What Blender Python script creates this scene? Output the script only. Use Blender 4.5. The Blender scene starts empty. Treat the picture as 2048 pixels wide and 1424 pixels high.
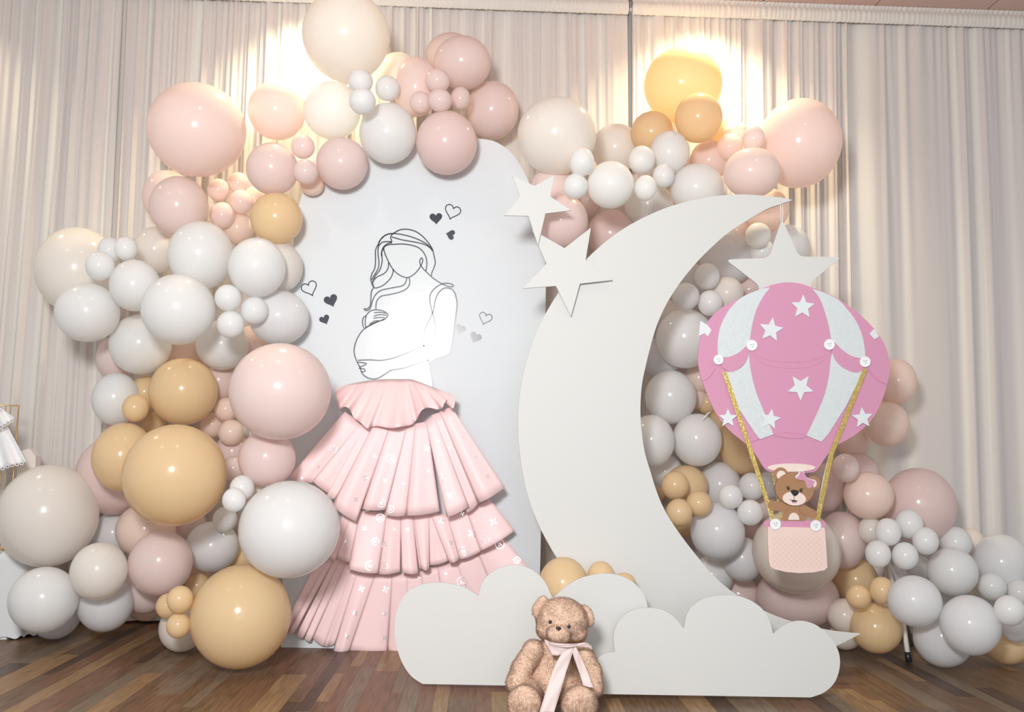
import bpy, bmesh, math, random
import numpy as np
from mathutils import Vector, Matrix, Euler, noise
random.seed(7); rng = np.random.default_rng(7)
S = bpy.context.scene
COL = S.collection
PI = math.pi
# ------------------------------------------------------------------ camera
F = 1800.0; W, H = 2048.0, 1424.0
CAMZ = 0.92
cd = bpy.data.cameras.new('camera'); cam = bpy.data.objects.new('camera', cd); COL.objects.link(cam)
cd.sensor_width = 36.0; cd.sensor_fit = 'HORIZONTAL'; cd.lens = F * 36.0 / W; cd.clip_end = 60
YAW, PITCH, ROLL = math.radians(1.56), math.atan(183 / F), math.radians(1.3)
RM = Matrix.Rotation(-YAW, 3, 'Z') @ Matrix.Rotation(PI / 2 + PITCH, 3, 'X') @ Matrix.Rotation(ROLL, 3, 'Z')
cam.location = (0, 0, CAMZ); cam.rotation_euler = RM.to_euler()
S.camera = cam
# ------------------------------------------------------------------ world, lights, exposure
S.view_settings.view_transform = 'Standard'; S.view_settings.look = 'None'
S.view_settings.gamma = 1.0; S.view_settings.use_curve_mapping = False
S.view_settings.exposure = 0.10
S.cycles.use_denoising = True
S.cycles.max_bounces = 12; S.cycles.diffuse_bounces = 10; S.cycles.glossy_bounces = 3; S.cycles.transmission_bounces = 10
S.cycles.sample_clamp_indirect = 8
wd = bpy.data.worlds.new('room_light'); S.world = wd; wd.use_nodes = True
wd.node_tree.nodes['Background'].inputs[0].default_value = (0.95, 0.985, 1.0, 1)
wd.node_tree.nodes['Background'].inputs[1].default_value = 0.50

def light(kind, loc, target, power, color, size=0.3, **kw):
    ld = bpy.data.lights.new('lamp_' + kind.lower(), kind)
    ld.energy = power; ld.color = color
    if kind == 'AREA':
        ld.shape = 'DISK'; ld.size = size
    else:
        ld.shadow_soft_size = size
    for k, v in kw.items(): setattr(ld, k, v)
    o = bpy.data.objects.new('lamp_' + kind.lower(), ld); COL.objects.link(o)
    o.location = loc
    d = Vector(target) - Vector(loc)
    o.rotation_euler = d.to_track_quat('-Z', 'Y').to_euler()
    return o
# photographer's soft flash, slightly left of and above the camera
light('AREA', (-0.48, -0.15, 1.80), (-0.1, 4.2, 1.35), 118, (1.0, 0.99, 0.98), 0.5)
# added broad fill disc behind the camera, lifts the recessed balloons
light('AREA', (0.15, -1.6, 1.75), (0.1, 4.2, 1.2), 45, (0.98, 1.0, 1.0), 3.0)
# warm ceiling downlights that graze the drapes
light('SPOT', (-0.98, 4.38, 3.34), (-0.98, 4.56, 0), 105, (1.0, 0.84, 0.54), 0.05, spot_size=math.radians(116), spot_blend=1.0)
light('SPOT', (1.10, 4.35, 3.34), (1.12, 4.56, 0), 110, (1.0, 0.84, 0.54), 0.05, spot_size=math.radians(122), spot_blend=1.0)
light('SPOT', (-2.95, 4.30, 3.32), (-2.95, 4.45, 0), 40, (1.0, 0.84, 0.54), 0.05, spot_size=math.radians(120), spot_blend=0.9)
# other ceiling downlights of the room, they make the small sparkles on the latex
for lx, ly in ((-2.2, 2.6), (-0.9, 2.9), (1.3, 2.7), (2.6, 2.2)):
    light('SPOT', (lx, ly, 3.2), (lx, ly, 0), 9, (1.0, 0.86, 0.68), 0.04, spot_size=math.radians(140), spot_blend=0.6)

# ------------------------------------------------------------------ projection helper (pixel of the survey photo -> point on the plane y=Y)
def P(px, py, Y):
    d = RM @ Vector(((px - W / 2) / F, -(py - H / 2) / F, -1.0))
    t = Y / d.y
    return Vector((0, 0, CAMZ)) + d * t
def scale_at(Y): return Y / F          # metres per pixel
# ------------------------------------------------------------------ naming helpers
def tag(o, label=None, cat=None, group=None, kind=None):
    if label: o['label'] = label
    if cat: o['category'] = cat
    if group: o['group'] = group
    if kind: o['kind'] = kind
    return o
def empty(name, loc=(0, 0, 0)):
    o = bpy.data.objects.new(name, None); COL.objects.link(o); o.location = loc
    o.empty_display_size = 0.05
    return o
def link(name, me, mat=None, parent=None, smooth=False):
    if mat is not None: me.materials.append(mat)
    if smooth: me.polygons.foreach_set('use_smooth', [True] * len(me.polygons))
    o = bpy.data.objects.new(name, me); COL.objects.link(o)
    if parent is not None:
        o.parent = parent
        b = parent; off = Vector((0, 0, 0))
        while b is not None: off += b.location; b = b.parent
        o.location = -off                        # meshes are written in world coordinates
        me.transform(Matrix.Identity(4))
    return o
def recenter(o):
    """put the origin of a mesh object (with world coordinates) at its middle"""
    me = o.data; n = len(me.vertices)
    co = np.empty(n * 3); me.vertices.foreach_get('co', co); co = co.reshape(-1, 3)
    c = (co.min(0) + co.max(0)) / 2
    me.transform(Matrix.Translation(-Vector(c))); o.location = Vector(o.location) + Vector(c)
    return o
def pydata(vs, fs):
    me = bpy.data.meshes.new('mesh'); me.from_pydata([tuple(v) for v in vs], [], fs); me.update(); return me
def bm_mesh(bm):
    me = bpy.data.meshes.new('mesh'); bm.to_mesh(me); bm.free(); return me
# ------------------------------------------------------------------ materials
def new_mat(name):
    m = bpy.data.materials.new(name); m.use_nodes = True
    return m, m.node_tree.nodes, m.node_tree.links, m.node_tree.nodes['Principled BSDF']
def mat(name, col, rough=0.6, metal=0.0, spec=0.5, sss=0.0, bump=None, coat=0.0, vary=None, alpha=None, sheen=0.0):
    m, N, L, b = new_mat(name)
    b.inputs['Base Color'].default_value = (*col, 1); b.inputs['Roughness'].default_value = rough
    b.inputs['Metallic'].default_value = metal; b.inputs['Specular IOR Level'].default_value = spec
    b.inputs['Coat Weight'].default_value = coat; b.inputs['Coat Roughness'].default_value = 0.15
    b.inputs['Sheen Weight'].default_value = sheen
    if alpha is not None: b.inputs['Alpha'].default_value = alpha
    if sss:
        b.inputs['Subsurface Weight'].default_value = sss
        b.inputs['Subsurface Radius'].default_value = (1.0, 0.7, 0.5); b.inputs['Subsurface Scale'].default_value = 0.03
    tc = N.new('ShaderNodeTexCoord')
    if vary:
        n = N.new('ShaderNodeTexNoise'); n.inputs['Scale'].default_value = vary[0]; n.inputs['Detail'].default_value = 3
        L.new(tc.outputs['Object'], n.inputs['Vector'])
        mx = N.new('ShaderNodeMix'); mx.data_type = 'RGBA'
        mx.inputs['A'].default_value = (*[c * (1 - vary[1]) for c in col], 1); mx.inputs['B'].default_value = (*[min(1, c * (1 + vary[1])) for c in col], 1)
        L.new(n.outputs['Fac'], mx.inputs['Factor']); L.new(mx.outputs['Result'], b.inputs['Base Color'])
    if bump:
        n = N.new('ShaderNodeTexNoise'); n.inputs['Scale'].default_value = bump[0]; n.inputs['Detail'].default_value = 4
        L.new(tc.outputs['Object'], n.inputs['Vector'])
        bp = N.new('ShaderNodeBump'); bp.inputs['Strength'].default_value = bump[1]; bp.inputs['Distance'].default_value = 0.003
        L.new(n.outputs['Fac'], bp.inputs['Height']); L.new(bp.outputs['Normal'], b.inputs['Normal'])
    return m
def glitter(name, col, scale, metal=0.0, rough=0.35):
    m, N, L, b = new_mat(name)
    tc = N.new('ShaderNodeTexCoord'); v = N.new('ShaderNodeTexVoronoi'); v.inputs['Scale'].default_value = scale
    L.new(tc.outputs['Object'], v.inputs['Vector'])
    b.inputs['Base Color'].default_value = (*col, 1); b.inputs['Metallic'].default_value = metal; b.inputs['Roughness'].default_value = rough
    sub = N.new('ShaderNodeVectorMath'); sub.operation = 'SUBTRACT'; sub.inputs[1].default_value = (0.5, 0.5, 0.5)
    L.new(v.outputs['Color'], sub.inputs[0])
    sc = N.new('ShaderNodeVectorMath'); sc.operation = 'SCALE'; sc.inputs['Scale'].default_value = 0.55; L.new(sub.outputs[0], sc.inputs[0])
    g = N.new('ShaderNodeNewGeometry'); ad = N.new('ShaderNodeVectorMath'); ad.operation = 'ADD'
    L.new(g.outputs['Normal'], ad.inputs[0]); L.new(sc.outputs[0], ad.inputs[1])
    no = N.new('ShaderNodeVectorMath'); no.operation = 'NORMALIZE'; L.new(ad.outputs[0], no.inputs[0]); L.new(no.outputs[0], b.inputs['Normal'])
    return m
def latex(name, col, rough=0.16, sss=0.0, tr=0.12):
    m, N, L, b = new_mat(name)
    b.inputs['Base Color'].default_value = (*col, 1); b.inputs['Roughness'].default_value = rough
    b.inputs['Specular IOR Level'].default_value = 0.35
    t = N.new('ShaderNodeBsdfTranslucent'); t.inputs['Color'].default_value = (*[min(0.97, c ** 0.6 * 1.03) for c in col], 1)
    mx = N.new('ShaderNodeMixShader'); mx.inputs['Fac'].default_value = tr
    L.new(b.outputs[0], mx.inputs[1]); L.new(t.outputs[0], mx.inputs[2]); L.new(mx.outputs[0], N['Material Output'].inputs['Surface'])
    return m
LATEX = {
    'W': latex('white_latex', (0.87, 0.88, 0.88), tr=0.36),
    'L': latex('thin_white_latex', (0.84, 0.85, 0.87), 0.13, tr=0.36),
    'C': latex('cream_latex', (0.87, 0.84, 0.80), tr=0.36),
    'P': latex('pink_latex', (0.87, 0.735, 0.71), tr=0.36),
    'K': latex('peach_pink_latex', (0.93, 0.765, 0.68), tr=0.36),
    'R': latex('dusty_pink_latex', (0.86, 0.70, 0.68), tr=0.36),
    'N': latex('apricot_latex', (0.86, 0.66, 0.40), tr=0.36),
    'B': latex('beige_latex', (0.88, 0.81, 0.75), tr=0.36),
}
CNAME = {'W': 'white', 'L': 'greyish white', 'C': 'cream', 'P': 'pale pink', 'K': 'peach pink', 'R': 'dusty pink', 'N': 'apricot', 'B': 'beige'}
M = {
    'board': mat('matt_ivory_paint', (0.625, 0.63, 0.615), 0.62, spec=0.3, bump=(60, 0.03)),
    'panel': mat('matt_white_panel_paint', (0.645, 0.685, 0.715), 0.5, spec=0.3, bump=(40, 0.05)),
    'vinyl': mat('glossy_white_vinyl', (0.66, 0.70, 0.725), 0.22, spec=0.20, bump=(35, 0.10)),
    'ink': mat('dark_blue_vinyl', (0.03, 0.033, 0.05), 0.25, spec=0.35),
    'foil': mat('silver_foil', (0.93, 0.93, 0.95), 0.22, metal=0.55, bump=(90, 0.4)),
    'skirt': mat('pink_coated_paper', (0.92, 0.68, 0.69), 0.45, spec=0.35, bump=(12, 0.12)),
    'pinkcard': mat('pink_card', (0.60, 0.28, 0.42), 0.5, spec=0.35),
    'pinkline': mat('scored_pink_card', (0.60, 0.20, 0.36), 0.6),
    'silver': glitter('white_glitter_card', (0.62, 0.67, 0.69), 900, 0.0, 0.4),
    'starcard': mat('white_foam_card', (0.68, 0.72, 0.74), 0.5),
    'gold': glitter('gold_glitter_card', (0.62, 0.46, 0.14), 700, 0.55, 0.3),
    'goldwire': mat('gold_wire', (0.70, 0.50, 0.25), 0.3, metal=0.8),
    'cream': mat('cream_card', (0.80, 0.66, 0.60), 0.6),
    'basket': mat('pale_pink_card', (0.80, 0.61, 0.55), 0.55, bump=(15, 0.1)),
    'brown': mat('brown_card', (0.36, 0.19, 0.095), 0.55),
    'black': mat('black_plastic', (0.02, 0.02, 0.022), 0.35),
    'white': mat('white_plastic', (0.82, 0.83, 0.85), 0.4),
    'holes': mat('grey_button_hole', (0.35, 0.38, 0.4), 0.6),
    'pole': mat('white_enamel', (0.80, 0.80, 0.78), 0.35),
    'steel': mat('grey_steel', (0.45, 0.45, 0.47), 0.35, metal=0.6),
    'string': mat('white_string', (0.85, 0.85, 0.82), 0.7),
    'plush': mat('plush_base', (0.70, 0.51, 0.39), 0.9, spec=0.1, bump=(120, 0.5), vary=(25, 0.08)),
    'ribbon': mat('sheer_pink_ribbon', (0.80, 0.67, 0.66), 0.55, alpha=0.80),
    'ribbonedge': mat('ribbon_edge', (0.88, 0.80, 0.78), 0.6),
    'lace': mat('white_lace', (0.80, 0.80, 0.82), 0.8, bump=(45, 0.8)),
    'cloth': mat('white_table_cloth', (0.70, 0.71, 0.72), 0.8, bump=(10, 0.4)),
    'box': mat('pale_pink_box', (0.80, 0.73, 0.69), 0.7),
}
# ------------------------------------------------------------------ shape helpers
def catmull(pts, closed=False, n=6):
    pts = [Vector(p) for p in pts]; out = []
    k = len(pts)
    rngi = range(k) if closed else range(k - 1)
    for i in rngi:
        if closed: p0, p1, p2, p3 = pts[(i - 1) % k], pts[i], pts[(i + 1) % k], pts[(i + 2) % k]
        else: p0, p1, p2, p3 = pts[max(i - 1, 0)], pts[i], pts[i + 1], pts[min(i + 2, k - 1)]
        for j in range(n):
            t = j / n
            out.append(0.5 * ((2 * p1) + (p2 - p0) * t + (2 * p0 - 5 * p1 + 4 * p2 - p3) * t * t + (3 * p1 - p0 - 3 * p2 + p3) * t ** 3))
    if not closed: out.append(pts[-1])
    return out
def clean(poly, eps=1e-4):
    out = []
    for p in poly:
        if not out or (Vector(p) - out[-1]).length > eps: out.append(Vector(p))
    if len(out) > 1 and (out[0] - out[-1]).length < eps: out.pop()
    return out
def rounded(poly, r, n=4):
    out = []; k = len(poly)
    for i in range(k):
        a, b, c = Vector(poly[i - 1]), Vector(poly[i]), Vector(poly[(i + 1) % k])
        u, v = (a - b), (c - b); d = min(r, u.length * .45, v.length * .45)
        p, q = b + u.normalized() * d, b + v.normalized() * d
        for j in range(n + 1):
            t = j / n; out.append(p * (1 - t) ** 2 + b * 2 * t * (1 - t) + q * t * t)
    return out
def slab(poly_px, Y, th):
    """flat board cut to an outline; front face at depth Y, thickness th going back"""
    pts = clean([Vector((p[0], p[1])) for p in poly_px])
    area = sum(pts[i - 1].x * pts[i].y - pts[i].x * pts[i - 1].y for i in range(len(pts)))
    if area < 0: pts.reverse()
    f = [P(p.x, p.y, Y) for p in pts]; n = len(f)
    vs = f + [v + Vector((0, th, 0)) for v in f]
    fs = [list(range(n)), list(range(2 * n - 1, n - 1, -1))]
    fs += [[i, n + i, n + (i + 1) % n, (i + 1) % n] for i in range(n)]
    me = pydata(vs, fs)
    bm = bmesh.new(); bm.from_mesh(me); bmesh.ops.recalc_face_normals(bm, faces=bm.faces)
    bmesh.ops.triangulate(bm, faces=[f for f in bm.faces if len(f.verts) > 4]); bm.to_mesh(me); bm.free()
    return me
def cut(name, poly_px, Y, th, m, parent, label=None):
    o = link(name, slab(poly_px, Y, th), m, parent)
    recenter(o)
    if label: o['label'] = label
    return o
def ell(cx, cy, rx, ry, n=28, rot=0, a0=0, a1=2 * PI):
    c, s = math.cos(rot), math.sin(rot); full = abs(a1 - a0 - 2 * PI) < 1e-6
    return [(cx + c * rx * math.cos(a) - s * ry * math.sin(a), cy + s * rx * math.cos(a) + c * ry * math.sin(a))
            for a in [a0 + (a1 - a0) * i / (n if full else n - 1) for i in range(n)]]
def star(cx, cy, R, rot=0, q=0.45):
    return [(cx + (R if i % 2 == 0 else R * q) * math.sin(rot + i * PI / 5), cy - (R if i % 2 == 0 else R * q) * math.cos(rot + i * PI / 5)) for i in range(10)]
def ribbon_line(px_pts, Y, w_px, th=0.0012):
    """a flat drawn line lying on the plane y=Y"""
    pts = clean([Vector(p) for p in px_pts], 0.15); n = len(pts); vs = []; fs = []
    for i, p in enumerate(pts):
        t = (pts[min(i + 1, n - 1)] - pts[max(i - 1, 0)]); t.normalize() if t.length > 0 else None
        nn = Vector((-t.y, t.x)) * w_px / 2
        for q, y in ((p + nn, Y), (p - nn, Y), (p - nn, Y + th), (p + nn, Y + th)): vs.append(P(q.x, q.y, y))
        if i: 
            a, b = 4 * (i - 1), 4 * i
            fs += [[a + k, a + (k + 1) % 4, b + (k + 1) % 4, b + k] for k in range(4)]
    fs += [[0, 1, 2, 3], [4 * n - 1, 4 * n - 2, 4 * n - 3, 4 * n - 4]]
    me = pydata(vs, fs); bm = bmesh.new(); bm.from_mesh(me); bmesh.ops.recalc_face_normals(bm, faces=bm.faces); bm.to_mesh(me); bm.free()
    return me
def tube(pts, r, seg=8):
    pts = [Vector(p) for p in pts]; n = len(pts); vs = []; fs = []
    rs = r if isinstance(r, (list, tuple)) else [r] * n
    ref = Vector((0, 1, 0))
    for i, p in enumerate(pts):
        t = (pts[min(i + 1, n - 1)] - pts[max(i - 1, 0)]).normalized()
        rf = ref if abs(t.dot(ref)) < 0.9 else Vector((1, 0, 0))
        a = t.cross(rf).normalized(); b = t.cross(a)
        for k in range(seg):
            an = 2 * PI * k / seg; vs.append(p + (a * math.cos(an) + b * math.sin(an)) * rs[i])
        if i:
            for k in range(seg):
                a0, b0 = seg * (i - 1), seg * i
                fs.append([a0 + k, a0 + (k + 1) % seg, b0 + (k + 1) % seg, b0 + k])
    fs += [list(range(seg))[::-1], list(range(seg * (n - 1), seg * n))]
    return pydata(vs, fs)
def box_me(c, s):
    x, y, z = c; a, b, d = s[0] / 2, s[1] / 2, s[2] / 2
    vs = [(x + i * a, y + j * b, z + k * d) for k in (-1, 1) for j in (-1, 1) for i in (-1, 1)]
    return pydata(vs, [[0, 2, 3, 1], [4, 5, 7, 6], [0, 1, 5, 4], [2, 6, 7, 3], [0, 4, 6, 2], [1, 3, 7, 5]])
# ------------------------------------------------------------------ the setting
CY = 4.66           # the drapes hang here
CEIL = 3.372
# floor
fl = link('floor', box_me((0, 1.9, -0.02), (7.4, 7.2, 0.03)), mat('dark_joint', (0.05, 0.033, 0.025), 0.6)); fl['kind'] = 'structure'
def wood(name, c1, c2):
    m, N, L, b = new_mat(name)
    tc = N.new('ShaderNodeTexCoord'); mp = N.new('ShaderNodeMapping'); mp.inputs['Scale'].default_value = (30, 2.2, 1)
    oi = N.new('ShaderNodeObjectInfo'); ad = N.new('ShaderNodeVectorMath'); ad.operation = 'ADD'
    L.new(tc.outputs['Object'], ad.inputs[0]); L.new(oi.outputs['Location'], ad.inputs[1]); L.new(ad.outputs[0], mp.inputs['Vector'])
    n = N.new('ShaderNodeTexNoise'); n.inputs['Scale'].default_value = 3; n.inputs['Detail'].default_value = 6; n.inputs['Distortion'].default_value = 0.7
    L.new(mp.outputs[0], n.inputs['Vector'])
    r = N.new('ShaderNodeValToRGB'); r.color_ramp.elements[0].position = 0.3; r.color_ramp.elements[1].position = 0.72
    r.color_ramp.elements[0].color = (*c1, 1); r.color_ramp.elements[1].color = (*c2, 1)
    L.new(n.outputs['Fac'], r.inputs[0]); L.new(r.outputs[0], b.inputs['Base Color'])
    b.inputs['Roughness'].default_value = 0.36; b.inputs['Specular IOR Level'].default_value = 0.2
    bp = N.new('ShaderNodeBump'); bp.inputs['Strength'].default_value = 0.08; bp.inputs['Distance'].default_value = 0.002
    L.new(n.outputs['Fac'], bp.inputs['Height']); L.new(bp.outputs[0], b.inputs['Normal'])
    return m
WOODS = [wood('brown_laminate', (0.10, 0.055, 0.028), (0.215, 0.125, 0.068)), wood('tan_laminate', (0.20, 0.118, 0.055), (0.36, 0.225, 0.115)),
         wood('dark_laminate', (0.055, 0.033, 0.022), (0.115, 0.07, 0.045)), wood('grey_brown_laminate', (0.135, 0.095, 0.062), (0.235, 0.17, 0.115)),
         wood('red_brown_laminate', (0.13, 0.062, 0.034), (0.235, 0.125, 0.07))]
x = -2.95; k = 0
while x < 2.95:
    w = random.choice((0.045, 0.055, 0.065, 0.08, 0.10)); y = 2.45 - random.random() * 0.4
    while y < 4.86:
        ln = random.choice((0.4, 0.7, 1.0, 1.3, 1.6)); y1 = min(y + ln, 4.88)
        if y1 > 2.6:
            ya = max(y, 2.5); g = 0.0006
            me = box_me((x + w / 2, (ya + y1) / 2, -0.0025), (w - g, y1 - ya - g, 0.005))
            o = link('floor_plank', me, random.choices(WOODS, (5, 2.2, 1.8, 2.4, 2.4))[0], fl); recenter(o)
            k += 1
        y += ln
    x += w
# walls, ceiling
wm = mat('wall_paint', (0.62, 0.56, 0.53), 0.8)
for nm, c, s in (('wall_back', (0, 5.0, CEIL / 2), (7.4, 0.1, CEIL)),):
    o = link(nm, box_me(c, s), wm); o['kind'] = 'structure'; recenter(o)
ce = link('ceiling', box_me((0, 3.1, CEIL + 0.03), (7.4, 3.9, 0.05)), mat('salmon_ceiling_joint', (0.30, 0.19, 0.16), 0.8)); ce['kind'] = 'structure'
cm = mat('salmon_ceiling_tile', (0.60, 0.43, 0.38), 0.75)
for i in range(11):
    for j in range(6):
        if j < 2: continue
        o = link('ceiling_tile', box_me((-3.3 + 0.62 * i + 0.1, 1.35 + 0.62 * j, CEIL + 0.001), (0.612, 0.612, 0.012)), cm, ce); recenter(o)
# sheer drapes
def sheer():
    m, N, L, b = new_mat('sheer_white_drape')
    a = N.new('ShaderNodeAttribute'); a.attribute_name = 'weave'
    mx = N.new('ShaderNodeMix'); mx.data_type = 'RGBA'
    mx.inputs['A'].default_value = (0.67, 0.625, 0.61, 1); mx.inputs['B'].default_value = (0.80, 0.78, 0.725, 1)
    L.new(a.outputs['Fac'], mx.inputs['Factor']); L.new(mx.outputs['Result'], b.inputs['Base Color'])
    b.inputs['Roughness'].default_value = 0.75; b.inputs['Specular IOR Level'].default_value = 0.2; b.inputs['Sheen Weight'].default_value = 0.15
    t = N.new('ShaderNodeBsdfTranslucent'); L.new(mx.outputs['Result'], t.inputs['Color'])
    ms = N.new('ShaderNodeMixShader'); ms.inputs['Fac'].default_value = 0.12
    L.new(b.outputs[0], ms.inputs[1]); L.new(t.outputs[0], ms.inputs[2]); L.new(ms.outputs[0], N['Material Output'].inputs['Surface'])
    return m
SHEER = sheer()
HEADZ = 3.272
def fold(u, seed, nf):
    """fold profile in metres across a drape, u in 0..1"""
    s = seed * 3.7
    ph = 2 * PI * (nf * u) + 1.6 * math.sin(2 * PI * u * 1.7 + s) + 1.1 * math.sin(2 * PI * u * 3.9 + s * 2)
    return ph
def drape(x0t, x1t, x0b, x1b, seed, nf, amp, label, deep=1.0):
    x0t -= 0.022; x0b -= 0.022; x1t += 0.016; x1b += 0.016; dy0 = 0.012 * (seed % 2)
    root = empty('sheer_curtain', ((x0b + x1b) / 2, CY, 0.02)); tag(root, label, 'curtain', 'sheer curtains along the back wall')
    nx = max(40, int((x1b - x0b) / 0.0065)); nz = 26
    vs = []; fs = []; wv = []
    for j in range(nz + 1):
        v = j / nz; z = HEADZ + 0.06 + (0.015 - HEADZ - 0.06) * v
        for i in range(nx + 1):
            u = i / nx; x = (x0t + (x1t - x0t) * u) * (1 - v) + (x0b + (x1b - x0b) * u) * v
            ph = fold(u, seed, nf) + 0.5 * math.sin(v * 2.2 + seed + u * 5)
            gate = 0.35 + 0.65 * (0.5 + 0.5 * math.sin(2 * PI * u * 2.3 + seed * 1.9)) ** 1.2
            big = 0.7 * amp * gate * (0.75 + 0.5 * v)
            sh = math.sin(ph); prof = (abs(sh) ** 0.8) * (1 if sh > 0 else -1)
            fine = 0.25 * amp * math.sin(ph * 3.1 + seed) * max(0, 1 - v * 1.6) + 0.006 * math.sin(u * nf * 23 + 3 * math.sin(u * 31 + seed)) * math.exp(-v * 9)
            y = CY + dy0 - big * prof * deep - fine + 0.02 * noise.noise(Vector((x * 1.3, v * 2, seed)))
            x += 0.35 * big * math.cos(ph)
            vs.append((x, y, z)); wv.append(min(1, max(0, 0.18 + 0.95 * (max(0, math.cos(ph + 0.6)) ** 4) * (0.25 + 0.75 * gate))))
    for j in range(nz):
        for i in range(nx):
            a = j * (nx + 1) + i; fs.append([a, a + 1, a + nx + 2, a + nx + 1])
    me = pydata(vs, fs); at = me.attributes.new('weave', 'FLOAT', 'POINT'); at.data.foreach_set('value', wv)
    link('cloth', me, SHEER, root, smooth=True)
    # gathered header with rod pocket
    vs = []; fs = []; nx2 = nx
    for j, (z, dy) in enumerate(((HEADZ - 0.006, 0.0), (HEADZ + 0.002, -0.012), (HEADZ + 0.03, -0.02), (HEADZ + 0.06, -0.015), (HEADZ + 0.068, 0.0), (HEADZ + 0.093, -0.004))):
        for i in range(nx2 + 1):
            u = i / nx2; x = x0t + (x1t - x0t) * u
            y = CY - 0.018 + dy + 0.0035 * math.sin(u * (x1t - x0t) * 260 + 2.5 * math.sin(u * 37 + seed) + j * 0.3)
            vs.append((x, y, z))
    for j in range(5):
        for i in range(nx2):
            a = j * (nx2 + 1) + i; fs.append([a, a + 1, a + nx2 + 2, a + nx2 + 1])
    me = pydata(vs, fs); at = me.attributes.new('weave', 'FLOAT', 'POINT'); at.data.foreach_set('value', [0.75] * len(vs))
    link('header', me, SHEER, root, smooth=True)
    return root
def wx(px, py): return P(px, py, CY).x
drape(-3.3, wx(163, 0), -3.3, wx(88, 1220), 1, 9, 0.032, 'sheer white curtain at the far left behind the gold rack')
drape(wx(165, 0), wx(241, 0), wx(92, 1220), wx(180, 1220), 2, 2.2, 0.022, 'narrow ivory curtain strip between two wider left curtains')
drape(wx(243, 0), wx(532, 0), wx(184, 1220), wx(480, 1220), 3, 8, 0.03, 'sheer curtain behind the large pale pink balloon at top left')
drape(wx(536, 0), wx(858, 0), wx(484, 1220), wx(850, 1220), 4, 10, 0.028, 'warmly lit sheer curtain behind the large cream balloon at the top')
drape(wx(861, 0), wx(1250, 0), wx(852, 1220), wx(1262, 1220), 5, 10, 0.018, 'sheer curtain between the two warm ceiling glows')
drape(wx(1272, 0), wx(1687, 0), wx(1266, 1220), wx(1704, 1230), 6, 12, 0.03, 'warmly lit sheer curtain behind the large apricot balloon')
drape(wx(1690, 0), 3.4, wx(1708, 1230), 3.4, 7, 8, 0.02, 'plain sheer curtain filling the right end of the wall')
# curtain rail
o = link('curtain_rail', tube([(-3.35, CY + 0.03, HEADZ + 0.045), (3.4, CY + 0.03, HEADZ + 0.045)], 0.013, 10), M['pole'], None, True); recenter(o)
tag(o, 'white curtain rail running through the gathered curtain headers', 'rail')
o = link('curtain_stand_pole', tube([(wx(1262, 100), CY + 0.05, 0.0), (wx(1262, 100), CY + 0.05, HEADZ + 0.09)], 0.02, 12), mat('grey_green_pole', (0.56, 0.60, 0.57), 0.5), None, True); recenter(o)
tag(o, 'grey upright pole in the gap between two curtains', 'pole')
# ------------------------------------------------------------------ arch panel with the line drawing
PY = 4.20
arch = [(562, 1297), (566, 1100), (574, 800), (580, 600), (584, 520), (588, 470), (597, 412), (615, 365), (645, 330), (690, 298), (745, 280), (800, 272), (860, 270), (915, 273), (955, 277), (992, 284), (1027, 311), (1056, 360), (1074, 410), (1085, 460), (1090.5, 520), (1091.5, 580), (1088, 800), (1081, 1100), (1076, 1306)]
ap = empty('arch_panel', P(818, 1300, PY)); tag(ap, 'tall white round-topped backdrop panel with a drawn expectant mother', 'backdrop')
top = catmull(arch[5:22], False, 5)
cut('board', [Vector(p) for p in arch[:5]] + top + [Vector(p) for p in arch[22:]], PY, 0.02, M['panel'], ap)
def T(*pts): return [(580 + a / 3.391, 380 + b / 3.391) for a, b in pts]
fig = T((508, 940), (460, 1000), (436, 1110), (455, 1165), (490, 1245), (560, 1282), (650, 1285), (830, 1283), (968, 1340), (965, 1290), (940, 1165), (1075, 1108), (1105, 980), (1122, 880), (1132, 780), (1105, 680), (1075, 665), (1108, 652), (1035, 638), (970, 600), (985, 490), (965, 400), (900, 315), (790, 266), (700, 295), (620, 330), (580, 410), (575, 530), (548, 610), (568, 660), (545, 780), (545, 820), (515, 852), (500, 935))
cut('vinyl_sheet', fig, PY - 0.0008, 0.0008, M['vinyl'], ap, 'glossy white vinyl sheet under the drawing')
dr = empty('line_drawing', (0, 0, 0)); dr.parent = ap; dr.location = -ap.location
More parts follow.
